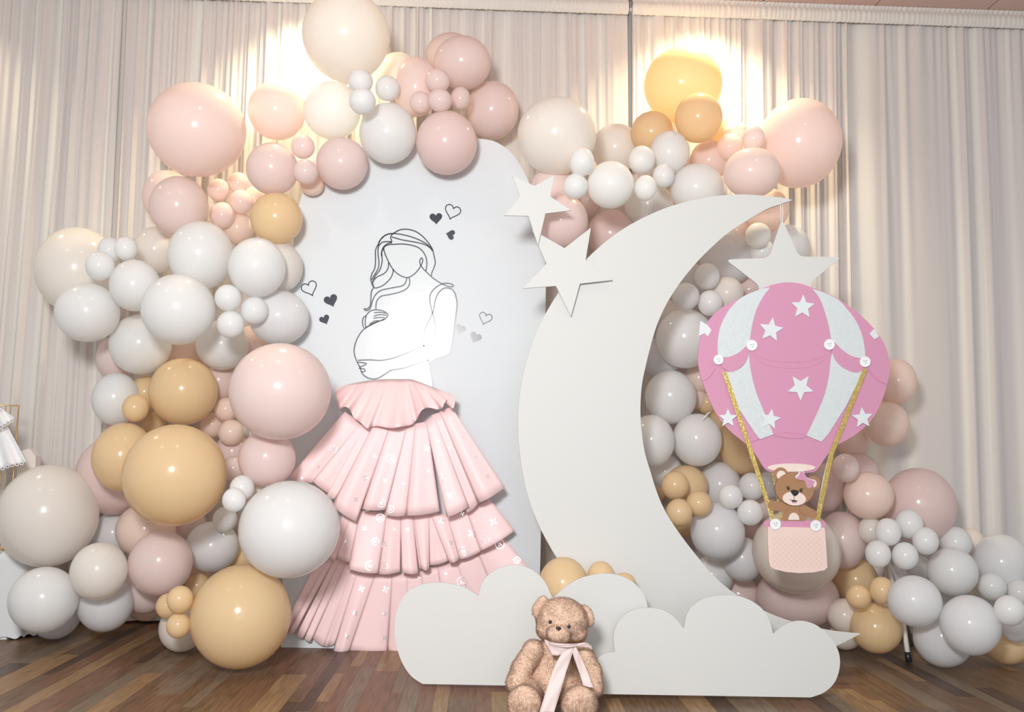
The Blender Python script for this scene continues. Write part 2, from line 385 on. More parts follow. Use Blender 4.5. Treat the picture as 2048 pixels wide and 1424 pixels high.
STROKES = [
 T((635,385),(640,420),(665,480),(700,540),(740,575),(780,592),(810,590),(845,568),(870,540),(888,512),(900,480),(893,460),(882,475),(882,500),(900,530),(940,570),(980,605),(1035,638),(1080,655),(1108,652),(1100,640),(1070,632),(1035,636),(990,660),(955,700),(948,740),(955,790),(968,840),(980,890),(985,940),(980,1010),(975,1025),(900,1060),(780,1110),(700,1140),(620,1155),(540,1152),(460,1155)),
 T((700,295),(660,300),(620,330),(597,370),(580,410),(580,470),(575,530),(555,570),(548,610),(568,660),(600,660),(640,640),(680,600),(698,560),(698,535)),
 T((700,295),(740,272),(790,266),(850,280),(900,315),(940,360),(965,400),(975,440),(985,490),(975,530),(962,560),(960,582)),
 T((600,380),(605,350),(640,310),(690,296),(750,300),(830,320),(900,350),(950,385),(965,415)),
 T((697,296),(682,320),(690,345),(690,368),(760,366),(840,378),(890,405),(920,450),(928,500),(922,550)),
 T((690,318),(760,338),(830,350),(900,365),(940,385),(965,408)),
 T((690,350),(660,350),(625,355),(600,385),(597,440),(603,480),(598,530),(570,580),(552,610)),
 T((685,368),(650,378),(635,395),(620,430),(625,480),(610,540),(580,580),(558,625)),
 T((688,354),(655,368),(632,390),(622,420),(624,450)),
 T((668,490),(665,530),(640,565),(590,590),(562,625),(568,655)),
 T((568,660),(552,690),(548,740),(545,780),(525,805),(502,806),(520,818),(545,800),(560,750),(580,710),(620,680),(700,662),(760,650),(785,625),(792,595)),
 T((808,595),(812,630),(795,665),(750,690),(680,708),(620,720),(590,750),(582,790),(584,808)),
 T((545,820),(580,812),(630,820),(662,840),(658,860),(640,878),(600,890),(560,905),(520,930),(508,940)),
 T((515,935),(510,900),(518,850),(545,820)),
 T((500,935),(492,905),(495,870),(515,852)),
 T((570,832),(620,830),(655,838)), T((568,855),(610,845),(655,850)), T((565,870),(610,864),(645,866)), T((540,910),(570,890),(600,885)),
 T((640,875),(570,905),(500,945),(460,1000),(438,1060),(436,1110),(455,1165),(475,1205),(490,1245),(520,1270),(560,1282),(600,1275),(650,1245),(690,1222),(780,1205),(900,1165),(1000,1138),(1075,1108),(1090,1060),(1105,980),(1120,880),(1132,780),(1125,720),(1105,680),(1075,665),(1040,668),(1005,700),(985,750),(968,830),(940,890),(915,950),(905,1030),(915,1090),(935,1160),(950,1230),(965,1290),(968,1340)),
 T((458,1168),(480,1170),(515,1175),(510,1185),(480,1198),(470,1195)), T((468,1208),(485,1212),(505,1215),(508,1228),(495,1234),(482,1230)),
]
for s in STROKES:
    o = link('drawn_line', ribbon_line(catmull(s, False, 5), PY - 0.0022, 2.2), M['ink'], dr); 
def heart(cx, cy, s, rot):
    pts = []
    for i in range(28):
        t = 2 * PI * i / 28
        x = 16 * math.sin(t) ** 3 / 17; y = -(13 * math.cos(t) - 5 * math.cos(2 * t) - 2 * math.cos(3 * t) - math.cos(4 * t)) / 17
        c, q = math.cos(rot), math.sin(rot); pts.append((cx + s * (c * x - q * y), cy + s * (q * x + c * y)))
    return pts
for a, b, s, r in ((990, 190, 46, -4), (1090, 303, 36, 105), (278, 748, 50, 25 - 45), (235, 878, 38, -25 + 0), (1155, 940, 37, 20), (1258, 998, 43, 25)):
    q = T((a, b))[0]; o = cut('heart_sticker', heart(q[0], q[1], s / 3.391, math.radians(r)), PY - 0.0012, 0.0012, M['ink'], ap)
for a, b, s, r in ((1102, 145, 57, 18), (132, 665, 57, -22), (1325, 868, 47, 18)):
    q = T((a, b))[0]; h = heart(q[0], q[1], s / 3.391, math.radians(r))
    link('heart_outline', ribbon_line(h + [h[0]], PY - 0.0012, 2.0), M['ink'], ap)
# ------------------------------------------------------------------ pleated paper skirt
sk = empty('ruffled_skirt', P(800, 1300, PY - 0.02)); tag(sk, 'pink tiered paper skirt with silver foil marks pinned to the arch panel', 'skirt')
class Tier:
    def __init__(s, name, Y): 
        s.e = empty(name, (0, 0, 0)); s.e.parent = sk; s.e.location = -sk.location; s.Y = Y; s.q = []
    def pleat(s, tl, tr, br, bl, d=0.0, bulge=0.02, sag=4, flat=0.0, hem=None):
        nu, nv = 10, 10; vs = []; fs = []
        for j in range(nv + 1):
            v = j / nv
            for i in range(nu + 1):
                u = i / nu
                x = (tl[0] * (1 - u) + tr[0] * u) * (1 - v) + (bl[0] * (1 - u) + br[0] * u) * v
                y = (tl[1] * (1 - u) + tr[1] * u) * (1 - v) + (bl[1] * (1 - u) + br[1] * u) * v
                y += sag * math.sin(PI * u) * v * v
                Y = s.Y - d * v - bulge * (0.15 + 0.85 * v) * math.sin(PI * (min(1, max(0, u)) ** 0.72 * 0.88 + 0.09)) - 0.004 * math.sin(u * 7 + tl[0]) * v
                vs.append(P(x, y, Y))
        for j in range(nv):
            for i in range(nu):
                a = j * (nu + 1) + i; fs.append([a, a + nu + 1, a + nu + 2, a + 1])
        me = pydata(vs, fs)
        o = link('pleat', me, M['skirt'], s.e, smooth=True)
        md = o.modifiers.new('thickness', 'SOLIDIFY'); md.thickness = 0.0012; md.offset = -1
        s.q.append(([tuple(map(float, p)) for p in (tl, tr, br, bl)], d, bulge, sag))
        return o
    def depth(s, px, py):
        """nearest surface depth under a point"""
        best = None
        for (tl, tr, br, bl), d, bulge, sag in s.q:
            for it in range(1):
                # invert bilinear by search
                lo = None
                v = max(0, min(1, (py - (tl[1] + tr[1]) / 2) / max(1, (bl[1] + br[1]) / 2 - (tl[1] + tr[1]) / 2)))
                for _ in range(4):
                    xl = tl[0] * (1 - v) + bl[0] * v; xr = tr[0] * (1 - v) + br[0] * v
                    u = (px - xl) / (xr - xl) if abs(xr - xl) > 1e-3 else 0
                    yl = tl[1] * (1 - v) + bl[1] * v; yr = tr[1] * (1 - v) + br[1] * v
                    yy = yl + (yr - yl) * max(0, min(1, u)) + sag * math.sin(PI * max(0, min(1, u))) * v * v
                    v += (py - yy) / max(1, (bl[1] + br[1]) / 2 - (tl[1] + tr[1]) / 2); v = max(0, min(1.02, v))
                if -0.02 <= u <= 1.02 and v <= 1.0:
                    Y = s.Y - d * v - bulge * (0.15 + 0.85 * v) * math.sin(PI * (min(1, max(0, u)) ** 0.72 * 0.88 + 0.09)) - 0.004 * math.sin(u * 7 + tl[0]) * v
                    if best is None or Y < best: best = Y
        return best
    def mark(s, kind, px, py, R=8, rot=0.0):
        polys = []
        if kind == 'ring':
            polys.append(('ring', R, R * 0.84)); polys.append(('flower', R * 0.5, 0))
        elif kind == 'flower': polys.append(('flower', R, 0))
        elif kind == 'diamond': polys.append(('dia', R, R * .78)); polys.append(('flower', R * .45, 0))
        elif kind == 'vee': polys.append(('vee', R, 0))
        vs = []; fs = []
        def add(x, y):
            c, q = math.cos(rot), math.sin(rot); X, Y_ = px + c * x - q * y, py + q * x + c * y
            D = s.depth(X, Y_) or s.depth(px, py) or s.Y - .02
            vs.append(P(X, Y_, D - 0.0025)); return len(vs) - 1
        for k, a, b in polys:
            if k in ('ring', 'dia'):
                n = 20; ids = []
                for i in range(n):
                    t = 2 * PI * i / n; m = 1.0 if k == 'ring' else 0.72 + 0.28 * abs(math.cos(2 * t)) ** 0.7 * (1 if True else 0)
                    ids.append((add(a * m * math.cos(t), a * m * math.sin(t)), add(b * m * math.cos(t), b * m * math.sin(t))))
                for i in range(n):
                    p, q = ids[i], ids[(i + 1) % n]; fs.append([p[0], q[0], q[1], p[1]])
            elif k == 'flower':
                for i in range(4):
                    t = PI / 4 + PI / 2 * i if R < 0 else PI / 2 * i + 0.3
                    c0 = add(a * 0.10 * math.cos(t), a * 0.10 * math.sin(t))
                    ring = [add(a * (0.58 * math.cos(t) + 0.42 * math.cos(w) * math.cos(t) - 0.26 * math.sin(w) * math.sin(t)), a * (0.58 * math.sin(t) + 0.42 * math.cos(w) * math.sin(t) + 0.26 * math.sin(w) * math.cos(t))) for w in [2 * PI * z / 8 for z in range(8)]]
                    fs.append(ring)
            else:
                ids = [add(*p) for p in ((a * .8, -a * .6), (a * .8, -a * .3), (-a * .1, 0), (a * .8, a * .3), (a * .8, a * .6), (-a * .7, 0))]
                fs.append(ids)
        o = link('foil_mark', pydata(vs, fs), M['foil'], s.e); recenter(o); o['kind'] = 'part'
        del o['kind']
        return o
def Rz(*pts): return [(560 + a / 3.938, 1000 + b / 3.938) for a, b in pts]
def Qz(*pts): return [(560 + a / 4.096, 740 + b / 4.096) for a, b in pts]
low = Tier('lower_tier', PY - 0.012)
for pts, d, b in (
 ([(240,580),(400,470),(75,1045),(20,1010)], .012, .006),
 ([(380,470),(425,475),(115,1055),(65,1045)], .03, .016),
 ([(425,475),(480,460),(190,1085),(125,1062)], .025, .018),
 ([(475,465),(530,480),(245,1115),(190,1087)], .025, .018),
 ([(525,480),(575,545),(348,1155),(240,1070)], .008, .008),
 ([(570,545),(612,560),(432,1130),(346,1150)], .005, .006),
 ([(605,560),(752,585),(532,1222),(415,1196)], .035, .022),
 ([(750,585),(886,585),(840,1218),(540,1185)], .018, .014),
 ([(882,585),(1005,575),(1010,1260),(842,1200)], .008, .010),
 ([(995,575),(1118,560),(1150,1260),(1005,1260)], .02, .016),
 ([(1112,555),(1245,510),(1350,1200),(1140,1260)], .01, .012),
 ([(1236,515),(1390,470),(1620,1150),(1340,1200)], .028, .018),
 ([(1380,475),(1555,400),(1830,1000),(1600,1150)], .012, .012),
 ([(1548,405),(1765,300),(2010,590),(1800,1000)], .03, .016)):
    low.pleat(*Rz(*pts), d=d, bulge=b, sag=3)
mid = Tier('middle_tier', PY - 0.065)
for pts, d, b in (
 ([(500,80),(565,130),(440,472),(388,463)], .010, .010),
 ([(545,130),(650,95),(555,490),(445,450)], .012, .014),
 ([(625,85),(845,105),(772,578),(535,542)], .035, .024),
 ([(832,110),(955,115),(946,565),(768,582)], .014, .014),
 ([(950,115),(1045,115),(1092,577),(958,566)], .03, .02),
 ([(1035,115),(1175,100),(1180,500),(1095,540)], .004, .004),
 ([(1050,115),(1175,95),(1177,545),(1112,540)], .036, .018),
 ([(1165,95),(1235,85),(1325,478),(1178,512)], .006, .006),
 ([(1175,85),(1320,120),(1415,465),(1332,493)], .032, .02),
 ([(1308,120),(1485,95),(1585,402),(1408,468)], .012, .014),
 ([(1470,100),(1650,-10),(1850,240),(1578,402)], .03, .022)):
    mid.pleat(*Rz(*pts), d=d, bulge=b, sag=3)
upp = Tier('upper_tier', PY - 0.125)
for pts, d, b in (
 ([(530,340),(665,440),(262,925),(70,880)], .02, .014),
 ([(640,440),(780,440),(440,1030),(255,900)], .006, .01),
 ([(700,440),(785,440),(460,1050),(380,1030)], .008, .01),
 ([(765,440),(915,440),(622,1242),(428,1110)], .018, .018),
 ([(900,440),(1050,440),(866,1142),(670,1136)], .032, .024),
 ([(1035,440),(1118,440),(1030,1192),(856,1182)], .014, .014),
 ([(1105,440),(1205,420),(1308,1158),(1028,1192)], .010, .022),
 ([(1190,420),(1262,370),(1548,1118),(1366,1206)], .034, .022),
 ([(1240,370),(1325,340),(1625,1092),(1528,1172)], .008, .008),
 ([(1305,340),(1405,300),(1842,962),(1622,1092)], .034, .026)):
    upp.pleat(*Qz(*pts), d=d, bulge=b, sag=3)
# waist ruffle
pe = empty('waist_ruffle', (0, 0, 0)); pe.parent = sk; pe.location = -sk.location
hem = Qz((462,150),(456,200),(475,258),(492,318),(520,300),(560,310),(588,352),(610,398),(660,430),(712,478),(740,470),(800,459),(900,475),(1000,462),(1080,446),(1115,412),(1140,360),(1170,322),(1220,308),(1290,322),(1325,315),(1345,275),(1368,246),(1385,262),(1400,315),(1425,300),(1440,215))
hem = catmull([Vector(p) for p in hem], False, 4); nh = len(hem)
wa = Qz((560,118),(700,92),(850,76),(1000,74),(1080,78),(1200,120),(1300,160)); wa = catmull([Vector(p) for p in wa], False, 18)
vs = []; fs = []; nv = 9
for j in range(nv + 1):
    v = j / nv
    for i in range(nh):
        u = i / (nh - 1); w = wa[min(len(wa) - 1, int(u * (len(wa) - 1)))]; q = w.lerp(hem[i], v)
        D = PY - 0.02 - (0.165 if 0.1 < u < 0.9 else 0.165) * v ** 0.8 - 0.030 * v * math.sin(u * 2 * PI * 6.5 + 0.6) - 0.008 * v * math.sin(u * 2 * PI * 17)
        vs.append(P(q.x, q.y, D))
for j in range(nv):
    for i in range(nh - 1):
        a = j * nh + i; fs.append([a, a + nh, a + nh + 1, a + 1])
o = link('ruffle', pydata(vs, fs), M['skirt'], pe, smooth=True)
md = o.modifiers.new('thickness', 'SOLIDIFY'); md.thickness = 0.0015; md.offset = -1
for k, a, b, r in (('ring',435,650,34),('ring',910,728,38),('flower',700,880,30),('flower',860,905,22),('flower',1208,645,28),('flower',1390,1030,32),('flower',1215,828,16),('ring',830,1090,36),('flower',1295,582,18),('flower',1395,635,12),('flower',775,705,18),('flower',625,1060,22),('flower',1500,553,14),('flower',1602,712,14),('flower',1700,870,18),('flower',1320,868,24),('ring',905,1140,30),('flower',1402,400,10),('flower',1010,930,14),('flower',180,885,14),('flower',315,795,12)):
    q = Qz((a, b))[0]; upp.mark(k, q[0], q[1], r / 4.096, random.random())
for k, a, b, r in (('ring',790,140,33),('diamond',752,328,34),('flower',818,348,28),('ring',710,518,40),('ring',820,520,30),('flower',1278,165,32),('flower',1510,262,34),('flower',1682,172,36),('ring',1617,312,35),('ring',1445,405,38),('flower',1342,335,22),('vee',1525,158,20),('flower',1005,232,18),('flower',665,222,22),('flower',512,325,16),('flower',1435,105,20),('flower',905,232,14)):
    q = Rz((a, b))[0]; mid.mark(k, q[0], q[1], r / 3.938, random.random())
for k, a, b, r in (('ring',1730,348,38),('diamond',1866,474,30),('ring',1435,645,42),('flower',640,700,30),('flower',830,705,30),('flower',592,890,24),('flower',825,890,24),('flower',525,1075,24),('flower',825,1085,22),('flower',1305,580,14),('vee',1090,605,14),('flower',208,935,14),('flower',285,770,10),('flower',1260,615,10)):
    q = Rz((a, b))[0]; low.mark(k, q[0], q[1], r / 3.938, random.random())

# ------------------------------------------------------------------ crescent moon, stars, clouds
def bevel(o, w=0.0015):
    md = o.modifiers.new('bevel', 'BEVEL'); md.width = w; md.segments = 2; md.limit_method = 'ANGLE'; md.angle_limit = math.radians(50)
    return o
def thing_slab(name, poly, Y, th, m, label, cat, group=None):
    o = link(name, slab(poly, Y, th), m); recenter(o); bevel(o); return tag(o, label, cat, group)
MY = 3.74
outer = [(1510 + 475 * math.cos(a), 864 + 475 * math.sin(a)) for a in [math.radians(d) for d in range(-72, -300, -4)]]
outer = [(1586, 400), (1572, 396), (1540, 392), (1500, 389.5), (1462, 389)] + [p for p in outer if p[0] < 1440] 
outer = [(1586, 400), (1570, 396), (1545, 393), (1515, 390), (1480, 388.5), (1440, 391), (1400, 397), (1345, 411), (1300, 429), (1259, 450), (1215, 480), (1170, 521), (1130, 567), (1094, 622), (1066, 682), (1048, 742), (1038, 800), (1036, 862), (1041, 920), (1051, 975), (1063, 1015), (1082, 1060), (1113, 1115), (1150, 1165), (1200, 1218), (1260, 1266), (1330, 1305), (1400, 1328), (1470, 1338), (1540, 1338), (1600, 1326), (1650, 1305), (1674, 1292), (1722, 1268)]
inner = [(1722, 1268), (1690, 1265), (1653, 1260), (1586, 1244), (1540, 1227), (1500, 1206), (1460, 1180), (1425, 1149), (1393, 1111), (1360, 1068), (1331, 1023), (1314, 984), (1302, 946), (1289, 901), (1283, 855), (1281, 815), (1284, 770), (1291, 735), (1302, 690), (1316, 645), (1335, 605), (1358, 569), (1378, 543), (1398, 520), (1422, 496), (1447, 473.5), (1470, 457), (1491.6, 443), (1532, 419), (1560, 409), (1586, 400)]
mo = thing_slab('crescent_moon', catmull(outer, False, 3) + catmull(inner, False, 3), MY, 0.018, M['board'], 'tall ivory painted crescent moon cutout standing behind the clouds', 'moon')
ST1 = [(1024.6, 351), (1069.5, 371.6), (1109.5, 349), (1101, 392.7), (1143, 420.7), (1091, 427), (1076, 491), (1057, 432), (1008, 431), (1040, 394)]
ST2 = [(1064, 459), (1129, 496), (1182, 455), (1171.5, 520), (1226, 560), (1160, 567.5), (1142, 633), (1112, 572), (1045, 577), (1092.7, 527.5)]
thing_slab('wooden_star', ST1, 3.70, 0.009, M['board'], 'ivory star tilted above another star at the upper left moon edge', 'star', 'ivory stars on the left side of the moon')
thing_slab('wooden_star', ST2, 3.715, 0.009, M['board'], 'ivory star overlapping the left moon edge beside the arch panel', 'star', 'ivory stars on the left side of the moon')
ST3 = rounded([(1564, 437), (1598, 512.7), (1684, 514), (1620, 566), (1643, 636), (1572, 606), (1500, 640), (1521, 573), (1451, 519), (1538, 515.5)], 12)
thing_slab('wooden_star', ST3, 3.70, 0.010, M['board'], 'rounded ivory star hanging on a string from the moon tip', 'star')
# string
sx = 1563.5
def SP(x, y, Y): return P(x, y, Y)
o = link('hanging_string', tube([SP(1562, 444, 3.697), SP(1561.5, 420, 3.705), SP(1560, 396, 3.734), SP(1561, 392, 3.75), SP(1563, 396, 3.765), SP(1565, 405, 3.765), SP(1565, 412, 3.734), SP(1566, 428, 3.712), SP(1564.5, 446, 3.697)], 0.0013, 6), M['string'], None, True); recenter(o)
tag(o, 'white string looped over the moon tip, holding the star', 'string')
def lobe(a, b, peak, n=10):
    """rounded bump from a to b"""
    return catmull([a, ((a[0] * .8 + peak[0] * .2), (a[1] * .35 + peak[1] * .65)), peak, ((b[0] * .8 + peak[0] * .2), (b[1] * .35 + peak[1] * .65)), b], False, n)
c1 = catmull([(845, 1368), (822, 1352), (804, 1325), (793, 1292), (789, 1258), (794, 1222), (809, 1190), (835, 1172), (870, 1165), (905, 1168), (932, 1176), (957, 1192)], False, 5) + \
     catmull([(957, 1192), (966, 1163), (986, 1143), (1012, 1132), (1040, 1131), (1068, 1142), (1090, 1164), (1104, 1194)], False, 5)[1:] + \
     catmull([(1107, 1196), (1128, 1176), (1160, 1157), (1200, 1148), (1235, 1150), (1268, 1166), (1288, 1190), (1296, 1216)], False, 5) + [(1296, 1300), (1240, 1376), (1000, 1371)]
CY1 = 3.52
cl1 = thing_slab('cloud_cutout', [Vector(p) for p in c1], CY1, 0.012, M['board'], 'left ivory cloud cutout with three humps behind the teddy bear', 'cloud', 'ivory cloud cutouts in front of the moon')
c2 = [(1188, 1388)] + catmull([(1186, 1345), (1194, 1322), (1208, 1308), (1230, 1304)], False, 5) + \
     catmull([(1230, 1302), (1227, 1275), (1235, 1246), (1258, 1224), (1290, 1216), (1322, 1219), (1348, 1234), (1366, 1256)], False, 5) + \
     catmull([(1368, 1256), (1376, 1224), (1403, 1200), (1440, 1191), (1480, 1193), (1516, 1210), (1537, 1236), (1546, 1268)], False, 5) + \
     catmull([(1548, 1267), (1570, 1250), (1600, 1242), (1632, 1250), (1658, 1272), (1676, 1300), (1680, 1330), (1671, 1362), (1650, 1384), (1622, 1395)], False, 5)
CY2 = 3.41
cl2 = thing_slab('cloud_cutout', [Vector(p) for p in c2], CY2, 0.012, M['board'], 'right ivory cloud cutout, the foremost, with a small step beside the teddy bear', 'cloud', 'ivory cloud cutouts in front of the moon')
# ------------------------------------------------------------------ hot air balloon cutout
HY = 3.665
def O(*pts): return [(1380 + a / 3.390, 540 + b / 3.390) for a, b in pts]
def Pz(*pts): return [(1480 + a / 5.475, 900 + b / 5.475) for a, b in pts]
ha = empty('hot_air_balloon_cutout', P(1582, 1145, HY)); tag(ha, 'flat pink and white card hot air balloon with a bear in its basket', 'decoration')
env = O((680,84),(760,95),(850,128),(930,158),(1000,190),(1045,222),(1150,300),(1250,400),(1318,500),(1350,600),(1357,670),(1345,740),(1300,890),(1220,1030),(1100,1130),(985,1195),(920,1270),(858,1358),(800,1374),(690,1380),(575,1374),(510,1350),(460,1275),(420,1220),(380,1180),(260,1080),(170,960),(100,800),(65,690),(54,580),(80,430),(120,350),(200,265),(300,210),(330,198),(400,158),(475,132),(560,100),(620,88))
cut('envelope', catmull(env, True, 3), HY, 0.005, M['pinkcard'], ha)
lens = O((675,84),(760,96),(825,135),(880,195),(920,290),(948,400),(956,520),(952,650),(930,780),(890,900),(845,1010),(790,1125),(700,1140),(565,1115),(530,1030),(480,910),(440,800),(412,680),(400,570),(405,480),(420,380),(450,270),(500,175),(560,112),(620,88))
cut('centre_gore', catmull(lens, True, 3), HY - 0.0035, 0.003, M['pinkcard'], ha)
def panel(name, pts, m, dz=0.002, th=0.0015, lab=None): return cut(name, pts, HY - dz, th, m, ha, lab)
lt = catmull(O((540,118),(470,134),(390,165),(325,205),(255,285),(205,390),(188,500),(190,592)), False, 4) + catmull(O((190,592),(260,590),(330,560),(375,520),(405,478)), False, 4)[1:] + catmull(O((405,478),(420,380),(450,270),(500,175),(548,118)), False, 4)[1:-1]
rt = catmull(O((825,128),(900,150),(1000,198),(1065,265),(1125,345),(1165,435),(1185,530),(1188,602)), False, 4) + catmull(O((1188,602),(1110,588),(1045,552),(980,490)), False, 4)[1:] + catmull(O((958,480),(945,400),(920,300),(880,195),(830,132)), False, 4)
lb = catmull(O((400,570),(375,630),(320,678),(245,692)), False, 4) + O((290,820),(330,940),(375,1005),(440,1105),(476,1148),(520,1130),(565,1115)) + catmull(O((540,1050),(480,910),(440,800),(412,680),(401,590)), False, 4)
rb = catmull(O((962,560),(1000,630),(1070,680),(1130,695),(1168,682)), False, 4) + O((1140,760),(1100,840),(1060,920),(990,1030),(940,1110),(892,1165),(790,1122)) + catmull(O((800,1100),(860,975),(915,835),(942,720),(955,600)), False, 4)
for q in (lt, rt, lb, rb): panel('white_stripe', q, M['silver'], 0.0045, 0.0045)
# swags
ls = catmull(O((192,600),(260,590),(330,560),(375,520),(405,482)), False, 4) + catmull(O((402,565),(375,628),(320,676),(275,690),(225,665)), False, 4)
rs = catmull(O((980,492),(1045,552),(1110,588),(1188,604)), False, 4) + catmull(O((1172,680),(1130,696),(1070,680),(1000,630),(960,555)), False, 4)
for q in (ls, rs): panel('swag', q, M['pinkcard'], 0.0055, 0.0015)
for q in (O((440,560),(500,600),(590,620),(690,626),(790,620),(880,595),(930,570)), O((430,575),(500,635),(590,658),(700,666),(810,655),(890,625),(940,580)),
          O((75,755),(120,735),(160,690),(170,665)), O((1205,660),(1240,715),(1290,755),(1335,775)), O((560,1118),(620,1105),(720,1105),(790,1125)), O((420,1165),(520,1125))):
    o = link('scored_line', ribbon_line(catmull(q, False, 5), HY - 0.0042, 0.8, 0.0008), M['pinkline'], ha)
STR = [(765, 250, 84, 3), (550, 405, 86, 27 - 18), (750, 795, 92, 36), (545, 1012, 72, 10), (258, 1005, 66, 0), (1170, 1003, 74, -4)]
for a, b, r, rot in STR:
    q = O((a, b))[0]; cut('star_sticker', star(q[0], q[1], r / 3.39, math.radians(rot)), HY - 0.0075, 0.003, M['starcard'], ha)
for pts in (O((70,345),(118,372),(146,408),(122,450),(100,430),(60,445)), O((1218,432),(1250,398),(1282,450),(1250,470))):
    cut('star_sticker', pts, HY - 0.003, 0.003, M['starcard'], ha)
cut('mouth_opening', ell(*O((688, 1340))[0], 48, 8.3, 28), HY - 0.0055, 0.002, M['cream'], ha, 'cream oval mouth of the balloon')
def button(px, r, Y=HY - 0.009):
    b = cut('button', ell(px[0], px[1], r, r, 24), Y, 0.003, M['white'], ha)
    link('rim', ribbon_line([Vector(q) for q in ell(px[0], px[1], r * .9, r * .9, 25)] + [Vector(ell(px[0], px[1], r * .9, r * .9, 25)[0])], Y - 0.001, r * .22, 0.001), M['white'], b)
    for dx, dy in ((-.2, -.12), (.25, -.2), (.1, .25)):
        cut('hole', ell(px[0] + dx * r, px[1] + dy * r, r * .13, r * .13, 8), Y - 0.0004, 0.0006, M['holes'], b)
for a, b, r in ((420, 510, 36), (945, 505, 36), (193, 608, 33), (1188, 622, 36)): button(O((a, b))[0], r / 3.39)
# ropes, basket
def strip(name, a, b, w, m, Y, th):
    o = link(name, ribbon_line([Vector(p) for p in ([a] + ([b] if not isinstance(b, list) else b))], Y, w, th), m, ha); return recenter(o)
lr = O((232, 690))[0]; lk = O((395, 1175))[0]; lb_ = Pz((368, 775))[0]
strip('rope', lr, [lk, lb_], 8.5, M['gold'], HY - 0.0075, 0.002)
rr = O((1190, 672))[0]; rk = O((960, 1240))[0]; rb_ = Pz((845, 775))[0]
strip('rope', rr, [rk, rb_], 9.5, M['gold'], HY - 0.0075, 0.002)
strip('rope_backing', Pz((118, 60))[0], [Pz((250, 430))[0], Pz((345, 770))[0]], 4, M['starcard'], HY - 0.004, 0.003)
strip('rope_backing', Pz((985, 40))[0], [Pz((922, 300))[0], Pz((832, 770))[0]], 4, M['starcard'], HY - 0.004, 0.003)
strip('back_rope', Pz((365, 250))[0], [Pz((455, 770))[0]], 5, M['gold'], HY - 0.003, 0.002)
cut('basket_rim', rounded([Vector(p) for p in Pz((258,775),(938,775),(938,845),(258,845))], 6), HY - 0.006, 0.003, M['pinkcard'], ha, 'pink rim of the basket')
bk = cut('basket', rounded([Vector(p) for p in Pz((292,842),(928,850),(945,1080),(958,1300))], 3) + [Vector(p) for p in Pz((930,1315),(800,1340),(650,1348),(500,1335),(380,1305),(335,1280),(318,1220),(305,1000))], HY - 0.012, 0.010, M['basket'], ha, 'pale pink basket with scored diamond lines')
scm = mat('scored_card', (0.66, 0.50, 0.45), 0.7)
for sg in (1, -1):
    for i in range(-6, 16):
        seg_ = []
        for t in range(0, 61):
            y_ = 945 + t * 5.8; x_ = 345 + i * 62 + sg * (y_ - 945) * 1.02 + (0 if sg > 0 else 60)
            if 345 <= x_ <= 915 and y_ <= 1300 and ((x_ - 600) * .4 + y_) < 1400: seg_.append((x_, y_))
        if len(seg_) > 6: link('scored_line', ribbon_line([Vector(q) for q in Pz(seg_[0], seg_[-1])], HY - 0.0124, 0.55, 0.0006), scm, bk)
button(Pz((388, 812))[0], 10.8, HY - 0.016); button(Pz((830, 828))[0], 10.8, HY - 0.016)
bf = empty('bear_figure', (0, 0, 0)); bf.parent = ha; bf.location = -ha.location; bf['label'] = 'flat brown card bear with a pink bow'
def bp(name, pts, m, Y, th=0.002): 
    return recenter(link(name, slab([Vector(p) for p in pts], Y, th), m, bf))
def PE(cx, cy, rx, ry, **k): 
    c = Pz((cx, cy))[0]; return ell(c[0], c[1], rx / 5.475, ry / 5.475, **k)
def caps(a, b, r):
    a, b = Vector(a), Vector(b); d = (b - a).normalized(); an = math.atan2(d.y, d.x); out = []
    for i in range(9): t = an + PI / 2 + PI * i / 8; out.append(a + r * Vector((math.cos(t), math.sin(t))))
    for i in range(9): t = an - PI / 2 + PI * i / 8; out.append(b + r * Vector((math.cos(t), math.sin(t))))
    return out
B0 = HY - 0.0065
ol = mat('dark_brown_card', (0.16, 0.10, 0.065), 0.6)  # darker brown for the layer behind the card bear's head
bp('torso', catmull([Vector(p) for p in Pz((500,590),(600,570),(700,590),(722,680),(720,772),(590,774),(462,772),(475,690))], True, 3), M['brown'], B0)
bp('arm', caps(Pz((360, 605))[0], Pz((480, 625))[0], 9.4), M['brown'], B0 - .003)
bp('arm', caps(Pz((700, 650))[0], Pz((800, 705))[0], 8.8), M['brown'], B0 - .003)
bp('belly_patch', PE(590, 765, 60, 78, a0=PI, a1=2 * PI), M['cream'], B0 - .0025)
for (x_, y_, r_, xi, yi, ri) in ((445, 268, 78, 452, 276, 50), (800, 362, 78, 795, 368, 46)):
    bp('ear', PE(x_, y_, r_, r_), M['brown'], B0 - .002); bp('inner_ear', PE(xi, yi, ri, ri), M['cream'], B0 - .0035, .0015)
bp('head_backing', PE(590, 428, 216, 184, rot=.15), ol, B0 - .003)
bp('head', PE(597, 425, 214, 180, rot=.15), M['brown'], B0 - .005)
bp('muzzle', PE(595, 532, 128, 76, rot=.08), M['cream'], B0 - .007)
bp('nose', catmull([Vector(p) for p in Pz((556,448),(600,436),(644,456),(632,488),(598,505),(570,480))], True, 4), M['black'], B0 - .009)
for (x_, y_) in ((530, 418), (668, 442)):
    bp('eye', PE(x_, y_, 17, 19), M['black'], B0 - .0065, .0015); bp('pupil', PE(x_ + 2, y_ - 3, 5, 5), M['gold'], B0 - .0075, .001)
for pts in (((590,505),(592,545)), ((548,535),(565,556),(592,548),(615,562),(633,552)), ((508,405),(520,398)), ((672,422),(690,424))):
    recenter(link('drawn_line', ribbon_line([Vector(p) for p in Pz(*pts)], B0 - .0078, .9, .0008), M['black'], bf))
